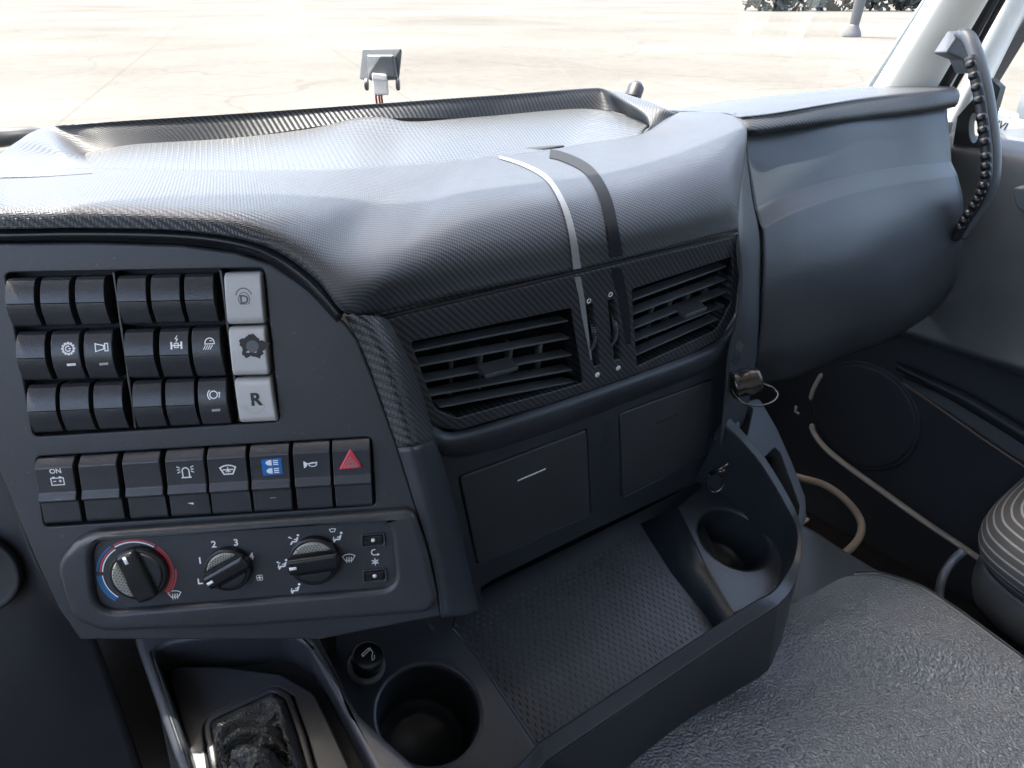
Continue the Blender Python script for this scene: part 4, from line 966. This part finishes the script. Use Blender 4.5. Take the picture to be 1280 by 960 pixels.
# sloping walls between decks and floor
def wall(top, bot, name='tray_wall', mat='shelf_plastic'):
    G = np.array([[DK.at(x, y, 0) for x, y in top], [DK.at(x, y, FH) for x, y in bot]])
    grid_mb(G).build(name, mat, shelf, solid=.002, face=EYE)
wall([(566, 786), (592, 815), (668, 928), (700, 965)], [(552, 789), (576, 822), (655, 945), (690, 985)])
wall([(846, 634), (880, 705), (916, 768), (922, 780)], [(800, 655), (838, 715), (889, 778), (896, 790)])
# front rim and outer wall
ri = [(905, 531, 1.05), (930, 556, 1.045), (953, 584, 1.035), (984, 636, 1.02), (996, 664, 1.005), (992, 698, .985), (977, 725, .965), (962, 741, .945), (948, 748, .935), (905, 775, .907), (800, 843, .835), (690, 916, .76), (668, 934, .742), (620, 985, .70)]
ro = [(914, 522), (938, 548), (961, 577), (992, 630), (1003, 666), (1002, 700), (992, 735), (978, 753), (966, 763), (915, 796), (812, 866), (703, 940), (676, 962), (640, 1002)]
rb = [(925, 575), (945, 612), (962, 650), (985, 705), (986, 755), (977, 800), (968, 827), (962, 836), (954, 842), (915, 869), (848, 916), (778, 968), (742, 996), (700, 1030)]
r0, r1, r1b, r2, r2b, r3 = [], [], [], [], [], []
for i, (a, b, c) in enumerate(zip(ri, ro, rb)):
    A = P(*a); dd = a[2]-.004; B = P(b[0], b[1], dd)
    yk = (B[1]-EYE[1])/UNIT; xk = (B[0]-EYE[0])/UNIT
    if i >= 7: Cc = aty(c[0], c[1], yk+.006)
    elif i <= 3: Cc = P(c[0], c[1], dd+.04)
    else: Cc = P(c[0], c[1], dd+.05+.01*(i-3))
    h_in = DK.n*(-(A-DK.o).dot(DK.n)-.006); inner = A+h_in
    dv = B-A
    for lst, q in zip((r0, r1, r1b, r2, r2b, r3), (inner, A-DK.n*.0022, A+dv*.10, A+dv*.90, B-DK.n*.0030, Cc)): lst.append(q)
mix = lambda a_, b_, f: [p*(1-f)+q*f for p, q in zip(a_, b_)]
rows_ = [r0, mix(r0, r1, .9), r1, r1b, mix(r1b, r2, .12), mix(r1b, r2, .88), r2, r2b, mix(r2b, r3, .06), mix(r2b, r3, .94), r3]
surf('front_rim', rows_, 130, 61, 'shelf_plastic', shelf, thick=0, px=False)
G = np.array([[np.array(a) for a in r3[6:]], [np.array(a)+np.array([0, .06, -.02]) for a in r3[6:]]])
grid_mb(G).build('underside', 'shelf_plastic', shelf, solid=.002, face=EYE)

# document pocket on the passenger side of the shelf
pocket = thing('side_pocket', 'narrow blue-grey document pocket with dark slot beside the shelf rim', 'pocket', P(985, 660, 1.12))
PK = PL(P(960, 560, 1.10), P(1008, 640, 1.075)-P(950, 500, 1.13), P(922, 505, 1.10)-P(950, 500, 1.13))
po = rpoly(PK.poly([(918, 505), (950, 497), (972, 535), (990, 575), (1008, 622), (1009, 648), (1001, 664), (985, 650), (950, 600), (905, 540)]), [.004, .008, 0, 0, .01, .01, .004, 0, 0, .004])
ph = rpoly(PK.poly([(949, 579), (969, 559), (976, 566), (1000, 632), (999, 648), (990, 642)]), [.002, .004, .004, .006, .006, .004])
ph2 = rpoly(PK.poly([(924, 520), (931, 506), (942, 510), (934, 545), (926, 540)]), .003)
plate('pocket_wall', PK, po, [ph, ph2], -.02, 0, 'glove_plastic', pocket, r=.003, rh=.0015)
plate('pocket_back', PK, po, [], -.04, -.022, 'black_matte', pocket, r=.001)

# cigarette lighter on the deck
lc = DK.loc(458, 832, .003); lt = thing('cigarette_lighter', 'black push-in cigarette lighter with white cigarette symbol on the shelf deck', 'lighter', DK.g(*lc, 0))
lathe_mb(DK.g(*lc, 0), DK.n, [(.0175, 0), (.0175, .003), (.0165, .0042), (.0140, .0042)], 36).build('collar', 'bracket_grey', lt)
lathe_mb(DK.g(*lc, 0), DK.n, [(.0132, .003), (.0132, .008), (.0118, .009), (.0118, .0125), (.0145, .0135), (.0145, .0195), (.0138, .021), (.0128, .0214), (.0120, .0208)], 36).build('knob', 'knob_black', lt)
LK = PL(DK.g(*lc, .0212), DK.u, DK.v)
icon(LK, *proj(LK.o), 8.5, [('c', [(-.7, .55), (.55, .95), (.55, .62), (-.7, .22)], .13), ('l', [(.75, .95), (.8, .1), (.35, -.5), (.15, -.95), (.5, -.95), (.8, -.4)], .14)], 'print_white', lt, 0.0, px=.80*UNIT/FOC)

# plug with a wire loop in the socket on the cheek
plug = thing('charger_plug', 'bronze-black socket plug with thin wire loop on the console edge', 'plug', P(930, 490, 1.0))
pa = P(914, 482, 1.0); pb = P(948, 474, 1.0); ax = (pb-pa)/np.linalg.norm(pb-pa); Lp = np.linalg.norm(pb-pa)
lathe_mb(pa, ax, [(.0150, 0), (.0165, .001), (.0165, .004), (.0150, .006), (.0158, .010), (.0165, Lp*.5), (.0158, Lp*.75), (.0140, Lp*.88), (.0145, Lp), (.010, Lp+.001)], 28, capstart=True).build('body', 'metal_dark', plug)
tube_mb(crom([P(914, 484, .985), P(918, 494, .97), P(932, 505, .96), P(950, 507, .965), P(966, 502, .975), P(972, 493, .985), P(965, 484, .995), P(952, 479, 1.0), P(945, 477, 1.0)], 30), .0013, 8).build('loop', 'metal_dark', plug)
ring = thing('key_ring', 'small steel split ring with clip hanging by the cup holder', 'key ring', P(893, 612, 1.03))
tube_mb(crom([P(893+11*math.cos(a), 603+12*math.sin(a), 1.03-.02*math.sin(a)) for a in np.linspace(0, 2*math.pi, 13)], 32)[:-1], .0012, 8, closed=True).build('ring', 'metal_dark', ring)
tube_mb([P(888, 592, 1.04), P(900, 586, 1.02), P(910, 580, 1.02)], [.0026, .003, .0015], 8).build('clip', 'metal_dark', ring)
tube_mb([P(897, 590, 1.02), P(906, 588, 1.02)], .0018, 8).build('pin', 'metal_dark', ring)

# ------------------------------------------------------------ gear lever console
gear = thing('gear_console', 'raised dark plastic gear lever surround below the heater controls', 'gear console', GC.at(300, 960, -.08))
go = rpoly(GC.poly([(164, 790), (240, 783), (372, 771), (400, 808), (446, 890), (540, 975), (580, 1040), (250, 1040)]), [.006, 0, .012, .02, .03, .02, 0, 0])
gh = rpoly(GC.poly([(190, 808), (240, 799), (352, 787), (384, 806), (418, 868), (460, 950), (510, 1036), (268, 1036)]), [.014, 0, .02, .02, .02, .01, 0, 0])
plate('surround', GC, go, [gh], -.09, 0, 'panel_plastic', gear, r=.006, rh=.005, seg=5)
GI = -.026
gp = rpoly(GC.poly([(208, 832), (280, 833), (350, 842), (392, 866), (412, 905), (440, 965), (470, 1036), (262, 1036)], GI), [.008, 0, .01, .02, .01, 0, 0, 0])
gg = rpoly(GC.poly([(251, 900), (344, 857), (366, 870), (384, 920), (398, 970), (410, 1036), (275, 1036)], GI), [.014, .01, .008, .01, 0, 0, 0])
plate('cover_plate', GC, gp, [gg], GI-.012, GI, 'panel_plastic', gear, r=.002, rh=.002)
gw = GC.poly([(180, 798), (390, 780), (520, 1040), (230, 1040)], GI-.02)
plate('well', GC, gw, [], GI-.03, GI-.02, 'black_matte', gear, r=.001)
fr_o = inset(ccw(gg), .001); fr_i = inset(ccw(gg), .0065)
plate('gaiter_frame', GC, fr_o, [fr_i], GI-.01, GI+.004, 'panel_plastic', gear, r=.002, rh=.0015)
gt = thing('gear_gaiter', 'crumpled black leather gear lever gaiter inside its plastic frame', 'gaiter', GC.at(320, 960, GI))
# leather bag: rings shrinking towards the lever
base_l = crom([(a, b, 0) for a, b in fr_i]+[(fr_i[0][0], fr_i[0][1], 0)], 141)[:-1][:, :2]
cen = np.array(GC.loc(338, 1030, GI+.05)); vs_, fs = [], []
NR = 60; k = len(base_l)
for i in range(NR):
    t_ = i/(NR-1); sh = 1-.75*t_**.9; hgt = .002+.062*t_**.7
    for q in base_l:
        p2 = cen+(q-cen)*sh
        w3 = Vector((p2[0]*55, p2[1]*70, t_*4.0))
        wob = (abs(noise.noise(w3))*1.3+.6*abs(noise.noise(w3*2.3))-.35)*.015*min(1, t_*3.2)
        fold = .0065*math.sin(t_*13+6*noise.noise(Vector((p2[0]*26, p2[1]*26, 3))))*min(1, t_*3)+.005*math.sin(9*math.atan2(p2[1]-cen[1], p2[0]-cen[0])+4*t_)*min(1, t_*2.5)
        vs_.append(GC.g(p2[0]+wob*.5, p2[1]+wob*.3, GI+hgt-wob+fold))
for i in range(NR-1):
    for j in range(k): fs.append((i*k+j, i*k+(j+1) % k, (i+1)*k+(j+1) % k, (i+1)*k+j))
fs.append(tuple((NR-1)*k+j for j in range(k)))
MB().add(vs_, fs, [(0, 0)]*len(vs_)).build('leather', 'gaiter_leather', gt)
# lever stump that the bag hangs from
tube_mb([GC.g(cen[0], cen[1], GI+.04), GC.g(cen[0], cen[1]-.005, GI+.08)], .011, 16).build('lever', 'black_gloss', gt)

# ------------------------------------------------------------ middle seat (over the engine tunnel)
seat = thing('middle_seat', 'wide grey grained vinyl middle seat cushion in front of the shelf', 'seat', atz(1000, 900, -.9))
edge = [(930, 850), (962, 800), (991, 760), (1010, 743), (1030, 731), (1053, 722), (1080, 719), (1104, 721), (1151, 737), (1190, 762), (1235, 795), (1290, 836), (1360, 890)]
basep = [(620, 1010), (640, 1040), (660, 1060), (700, 1075), (750, 1085), (800, 1095), (860, 1105), (920, 1115), (1010, 1125), (1100, 1135), (1200, 1145), (1320, 1150), (1450, 1155)]
ZE = -.82
ctr = atz(1080, 1000, ZE)
E_ = [atz(x, y, ZE) for x, y in edge]; B_ = [atz(x, y, ZE) for x, y in basep]
rows_s = []
for t_, dz in ((-.10, -.16), (-.05, -.06), (-.015, -.008), (0, 0), (.03, .010), (.10, .016), (.22, .022), (.36, .024), (.55, .026), (.8, .028), (1.0, .03)):
    r_ = []
    for i, (a, b) in enumerate(zip(E_, B_)):
        q = a+(b-a)*t_ if t_ >= 0 else a+(a-ctr)/np.linalg.norm(a-ctr)*(-t_*.35)
        q = np.array(q); q[2] += dz*UNIT
        r_.append(q)
    rows_s.append(r_)
def seatshape(G):
    nv, nu, _ = G.shape
    for i in range(nv):
        for j in range(nu):
            x, y = G[i, j, 0], G[i, j, 1]; t_ = max(0, (i/nv-.3)/.7)
            # soft hollow running along the cushion and padding waves
            d_ = (x-.80)*.62+(y-.16)*.78
            G[i, j, 2] -= .010*math.exp(-(d_/.030)**2)*min(1, t_*4)
            G[i, j, 2] += .006*math.exp(-((d_-.07)/.035)**2)*min(1, t_*4)
            G[i, j, 2] += .004*noise.noise(Vector((x*7, y*7, 0)))*min(1, t_*3)
    return G
surf('cushion', rows_s[3:], 90, 70, 'seat_leather', seat, thick=.01, px=False, fn=seatshape)
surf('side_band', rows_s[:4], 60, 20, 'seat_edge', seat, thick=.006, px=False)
tube_mb(crom([p+np.array([0, 0, .0008]) for p in E_], 70), .0034, 8).build('piping', 'seat_edge', seat)
cov = tag(surf('tunnel_cover', [[(940, 640, 1.22), (1000, 655, 1.20), (1058, 690, 1.215), (1112, 722, 1.23), (1190, 765, 1.23), (1290, 840, 1.19)],
      [(940, 690, 1.18), (1000, 700, 1.17), (1050, 735, 1.17), (1100, 765, 1.18), (1170, 810, 1.18), (1270, 890, 1.14)],
      [(940, 800, 1.10), (1000, 800, 1.10), (1050, 830, 1.1), (1100, 860, 1.1), (1170, 910, 1.08), (1270, 990, 1.05)]], 40, 20, 'vinyl_cover', None, thick=.01), 'grey vinyl engine tunnel cover under the edge of the middle seat', 'tunnel cover')

# ------------------------------------------------------------ passenger seat corner
ps = thing('passenger_seat', 'grey striped fabric passenger seat cushion on dark plastic base', 'seat', P(1260, 760, 1.3))
o = P(1214, 672, 1.30); rowsp = []
# cross-sections of the cushion from its front-left corner along the front (+x) and back (-y)
prof = [(-.005, -.060), (-.022, -.030), (-.020, .0), (-.004, .026), (.025, .044), (.07, .052), (.16, .055), (.45, .055)]
path = [(.52, .0), (.30, .0), (.12, -.004), (.05, -.02), (.02, -.05), (.0, -.11), (-.005, -.20), (-.005, -.5)]
nrm2 = [(0, 1), (0, 1), (-.15, 1), (-.5, .85), (-.85, .5), (-1, .1), (-1, 0), (-1, 0)]
for (d_, z_) in prof:
    r_ = []
    for (x, y), (nx, ny) in zip(path, nrm2):
        L_ = math.hypot(nx, ny); r_.append(o+np.array([x-nx/L_*d_, y-ny/L_*d_, z_]))
    rowsp.append(r_)
surf('cushion', rowsp, 60, 40, 'striped_fabric', ps, thick=.004, px=False, uvx=False)
bp_ = [(-.002, -.062), (-.008, -.085), (-.006, -.115), (.012, -.140), (.06, -.150)]
rowsb = []
for (d_, z_) in bp_:
    r_ = []
    for (x, y), (nx, ny) in zip(path, nrm2):
        L_ = math.hypot(nx, ny); r_.append(o+np.array([x-nx/L_*d_, y-ny/L_*d_, z_]))
    rowsb.append(r_)
boxp = [o+np.array(q) for q in ((.10, -.5, -.36), (.5, -.5, -.36), (.5, -.09, -.36), (.10, -.09, -.36), (.10, -.5, -.14), (.5, -.5, -.14), (.5, -.09, -.14), (.10, -.09, -.14))]
box_mb(boxp).build('pedestal', 'black_matte', ps, bevel=.004)
surf('base', rowsb, 40, 14, 'bracket_grey', ps, thick=.004, px=False)
tube_mb(crom([P(1205, 688, 1.30), P(1190, 702, 1.31), P(1178, 722, 1.31), P(1174, 745, 1.31), P(1176, 775, 1.30)], 20), .0065, 12).build('adjust_bar', 'metal_bar', ps)

# ------------------------------------------------------------ passenger door
door = thing('passenger_door', 'dark plastic passenger door with speaker, pocket ledge and window', 'door', W(1.5, .3, -1.1))
ys = (1.0, .8, .6, .4, .2, 0, -.25, -.55)
up = [[W(x, y, z) for y in ys] for z, x in ((-.245, 1.56), (-.255, 1.50), (-.275, 1.475), (-.36, 1.455), (-.50, 1.452), (-.565, 1.44), (-.59, 1.43), (-.605, 1.445), (-.62, 1.47))]
surf('upper_panel', up, 30, 50, 'door_upper', door, thick=.006, px=False)
lo_ = [[W(x, y, z) for y in ys] for z, x in ((-.61, 1.475), (-.64, 1.485), (-.75, 1.49), (-.90, 1.492), (-1.02, 1.485), (-1.13, 1.47))]
surf('lower_panel', lo_, 30, 40, 'door_plastic', door, thick=.006, px=False)
# pocket ledge
pts = [atx(x, y, 1.475) for x, y in ((1128, 478), (1150, 492), (1190, 520), (1240, 555), (1290, 588), (1360, 635))]
tube_mb(crom(pts, 30), [.004]+[.0062]*29, 10, flat=.6).build('pocket_ledge', 'brown_trim', door)
pw = [[atx(x, y, 1.482) for x, y in ((1128, 470), (1165, 487), (1195, 500), (1240, 527), (1290, 560), (1360, 610))], [atx(x, y, 1.470) for x, y in ((1128, 478), (1150, 492), (1190, 520), (1240, 555), (1290, 588), (1360, 635))]]
surf('pocket_liner', pw, 30, 6, 'door_plastic', door, thick=.003, px=False)
arm = [[atx(x, y, 1.47) for x, y in ((1120, 452), (1160, 470), (1210, 492), (1250, 515), (1300, 545), (1380, 595))], [atx(x, y, 1.455) for x, y in ((1120, 458), (1160, 478), (1205, 500), (1245, 524), (1295, 555), (1370, 605))], [atx(x, y, 1.48) for x, y in ((1120, 462), (1160, 484), (1200, 507), (1240, 531), (1290, 563), (1365, 612))]]
surf('pull_rail', arm, 30, 8, 'door_plastic', door, thick=.003, px=False)
DP = PL(W(1.49, .6, -.8), np.array([0, -1.0, 0]), np.array([0, 0, 1.0]))
c = np.array(DP.loc(1078, 520)); spk = circ2(c, .105, 48)
plate('speaker_cover', DP, spk, [], -.004, .005, 'door_plastic', door, r=.006); 
lathe_mb(DP.g(c[0], c[1], .006), DP.n, [(.111, -.010), (.111, -.004), (.108, -.002), (.104, -.003)], 48, cap=False).build('speaker_ring', 'door_plastic', door, recalc=False)
tube_mb(crom([atx(x, y, 1.462) for x, y in ((1013, 500), (1016, 488), (1022, 476), (1027, 467))], 12), [.002]+[.0045]*10+[.002], 8).build('trim_chip', 'sill_trim', door)
tube_mb([atx(996, 508, 1.44), atx(994, 514, 1.44), atx(999, 517, 1.44)], .0030, 8).build('hinge_pin', 'sill_trim', door)
hd = rpoly([(a, b) for a, b in DP.poly([(1262, 232), (1330, 240), (1330, 285), (1270, 262)], .05)], .02)
plate('door_handle', DP, hd, [], .0, .05, 'handle_grey', door, r=.004)
tag(surf('door_window', [[W(1.60, y, z) for y in (.74, .4, 0, -.52)] for z in (-.245, .1, .68)], 4, 4, 'door_glass', None, thick=0, px=False), 'side window glass of the passenger door', 'window')
sill = tube_mb(crom([atx(x, y, 1.46) for x, y in ((1014, 530), (1018, 542), (1030, 558), (1052, 577), (1100, 612), (1160, 655), (1215, 692), (1300, 755))], 40), [.0035]+[.0068]*39, 10, flat=.7).build('door_sill_trim', 'sill_trim')
tag(sill, 'pale beige trim strip along the bottom edge of the passenger door', 'trim strip')
hose = tube_mb(crom([P(985, 592, 1.50), P(1003, 598, 1.48), P(1030, 606, 1.46), P(1055, 623, 1.44), P(1073, 645, 1.43), P(1077, 662, 1.41), P(1070, 678, 1.38), P(1055, 692, 1.34), P(1035, 700, 1.30)], 40), .0062, 10).build('beige_hose', 'hose_rubber')
tag(hose, 'beige hose curving up from the dark footwell beside the tunnel cover', 'hose')

# ------------------------------------------------------------ windscreen pillar, seals and grab handle
pil = thing('windscreen_pillar', 'cream white windscreen pillar trim with dark seals beside the passenger door', 'pillar', P(1140, 118, 1.36))
def beam(lo, hi, name, mat, parent, bulge=.01, thick=.02):
    """lo/hi: two edge points (left,right) at the bottom and the top, each px,py,d"""
    rows = []
    for t_ in (-.15, 0, .5, 1.0, 1.6, 2.6):
        L_ = P(*lo[0])*(1-t_)+P(*hi[0])*t_; R_ = P(*lo[1])*(1-t_)+P(*hi[1])*t_
        n_ = np.cross(R_-L_, P(*hi[0])-P(*lo[0])); n_ /= np.linalg.norm(n_)
        if n_.dot(EYE-L_) < 0: n_ = -n_
        rows.append([L_-n_*thick, L_, L_*.75+R_*.25+n_*bulge, L_*.4+R_*.6+n_*bulge*1.1, L_*.1+R_*.9+n_*bulge*.3, R_-n_*thick])
    return surf(name, rows, 30, 16, mat, parent, thick=.002, px=False)
beam(((1082, 110, 1.40), (1096, 110, 1.395)), ((1153, 0, 1.30), (1162, 0, 1.295)), 'glass_edge', 'grey_trim', pil, .003, .006)
beam(((1094, 110, 1.39), (1104, 110, 1.385)), ((1160, 0, 1.29), (1170, 0, 1.285)), 'seal', 'rubber_seal', pil, .004, .008)
beam(((1103, 110, 1.36), (1176, 110, 1.36)), ((1169, 0, 1.27), (1240, 0, 1.27)), 'trim', 'cream_trim', pil, .016, .03)
beam(((1168, 112, 1.39), (1186, 112, 1.39)), ((1234, 0, 1.30), (1250, 0, 1.30)), 'seal', 'rubber_seal', pil, .004, .02)
beam(((1184, 118, 1.41), (1192, 118, 1.41)), ((1248, 0, 1.32), (1258, 0, 1.32)), 'seal', 'black_gloss', pil, .004, .01)
fr_ = thing('door_window_frame', 'pale grey painted door frame with black rubber channel around the side window', 'window frame', P(1200, 160, 1.45))
beam(((1186, 140, 1.47), (1206, 154, 1.45)), ((1255, 0, 1.36), (1290, 0, 1.34)), 'frame', 'white_paint', fr_, .012, .02)
beam(((1202, 156, 1.47), (1226, 140, 1.47)), ((1287, 12, 1.37), (1306, 12, 1.37)), 'channel', 'rubber_seal', fr_, .003, .02)
# dark quarter panel with an oval opening
SQ = PL(W(1.50, .6, -.25), np.array([0, -1.0, 0]), np.array([0, 0, 1.0]))
qa = SQ.poly([(1196, 146), (1238, 98), (1250, 110), (1236, 160), (1226, 186), (1190, 186)])
qh = [SQ.loc(1217+6.5*math.cos(a), 160+19*math.sin(a)) for a in np.linspace(0, 2*math.pi, 25)[:-1]]
plate('quarter_panel', SQ, qa, [qh], -.02, 0, 'rubber_seal', fr_, r=.002, rh=.001)

gh_ = thing('grab_handle', 'grey and black ribbed grab handle bolted to the windscreen pillar', 'grab handle', P(1210, 285, 1.22))
hp = [(1200, 42, 1.235), (1211, 47, 1.215), (1221, 70, 1.20), (1231, 110, 1.19), (1238, 155, 1.185), (1242, 195, 1.185), (1240, 226, 1.19), (1230, 250, 1.205), (1216, 272, 1.225), (1202, 296, 1.25)]
hpath = crom([P(*q) for q in hp], 60)
tube_mb(hpath, [.009]*4+[.0105]*40+[.0105-.0002*i for i in range(16)], 14, flat=.8).build('bar', 'handle_grey', gh_)
gp_ = [(x-8.5, y+2, d-.006) for x, y, d in hp[2:]]
gpath = crom([P(*q) for q in gp_], 60)
tube_mb(gpath, .0074, 12).build('grip', 'rubber_seal', gh_)
for i in range(17):
    p = gpath[int(2+i*3.3)]; q = lathe_mb(p-RT*.004-FW*.0035, -RT*.6-FW*.7+UP*.3, [(.0072, -.002), (.0066, .0015), (.0042, .0036), (.0008, .0043)], 12).build('grip_rib', 'knob_black', gh_)
PLm = PL(P(1190, 60, 1.25), P(1215, 40, 1.25)-P(1180, 66, 1.25), P(1190, 40, 1.24)-P(1190, 60, 1.25))
mo = rpoly(PLm.poly([(1180, 66), (1198, 38), (1208, 40), (1222, 88), (1208, 92), (1200, 74)]), [.003, .003, .003, .004, .004, .008])
plate('mount', PLm, mo, [], -.02, .004, 'handle_grey', gh_, r=.003)

# outside mirror housing with lettering
mir = thing('door_mirror', 'white mirror housing with black letters outside the passenger window', 'mirror', W(1.85, .75, -.6))
MR = PL(W(1.85, .75, -.3), np.array([.25, -1.0, 0]), np.array([.1, 0, 1.0]))
mo = rpoly(MR.poly([(1236, 133), (1266, 144), (1264, 150), (1300, 156), (1300, 222), (1274, 200), (1249, 168), (1240, 166)]), .006)
plate('housing', MR, mo, [], -.10, 0, 'white_paint', mir, r=.006)
plate('arm', MR, rpoly(MR.poly([(1247, 170), (1275, 201), (1250, 194)], -.02), .002), [], -.06, -.02, 'cream_trim', mir, r=.003)
icon(MR, 1249, 156, 12, [('t', 'NVI', 0, 0, 1.0)], 'smudge', mir, .0003, 'lettering', rot=-14, px=1.6*UNIT/FOC)

# ------------------------------------------------------------ bracket with connector on the windscreen
br = thing('sensor_bracket', 'small grey bracket with white cable plug fixed to the windscreen glass', 'bracket', P(477, 118, 1.05))
BK = PL(P(477, 88, 1.06), RT, UP*.96-FW*.25)
plate('plate', BK, rpoly(BK.poly([(453, 61), (502, 60), (499, 90), (498, 98), (449, 99)]), .003), [], -.006, 0, 'bracket_grey', br, r=.0012)
plate('body', BK, rpoly(BK.poly([(460, 70), (494, 70), (498, 100), (462, 101)]), .003), [], 0, .012, 'bracket_grey', br, r=.003)
for x in (459, 498):
    lc = BK.loc(x, 106); lathe_mb(BK.g(lc[0]-.002, lc[1], .004), BK.u, [(.0065, 0), (.0072, .001), (.0072, .003), (.0065, .004)], 16, capstart=True).build('ear', 'bracket_grey', br)
plate('plug', BK, rpoly(BK.poly([(465, 92), (483, 93), (485, 118), (468, 119)], .012), .0015), [], .004, .016, 'plug_white', br, r=.0015)
plate('latch', BK, rpoly(BK.poly([(466, 91), (483, 94), (483, 101), (465, 99)], .018), .001), [], .012, .019, 'plug_white', br, r=.001)
for x in (470, 474, 477):
    tube_mb(crom([BK.at(x, 116, .010), BK.at(x, 122, .010), BK.at(x+1, 132, .004), BK.at(x-1, 150, -.01)], 12), .0013, 8).build('wire', 'wire_red', br)
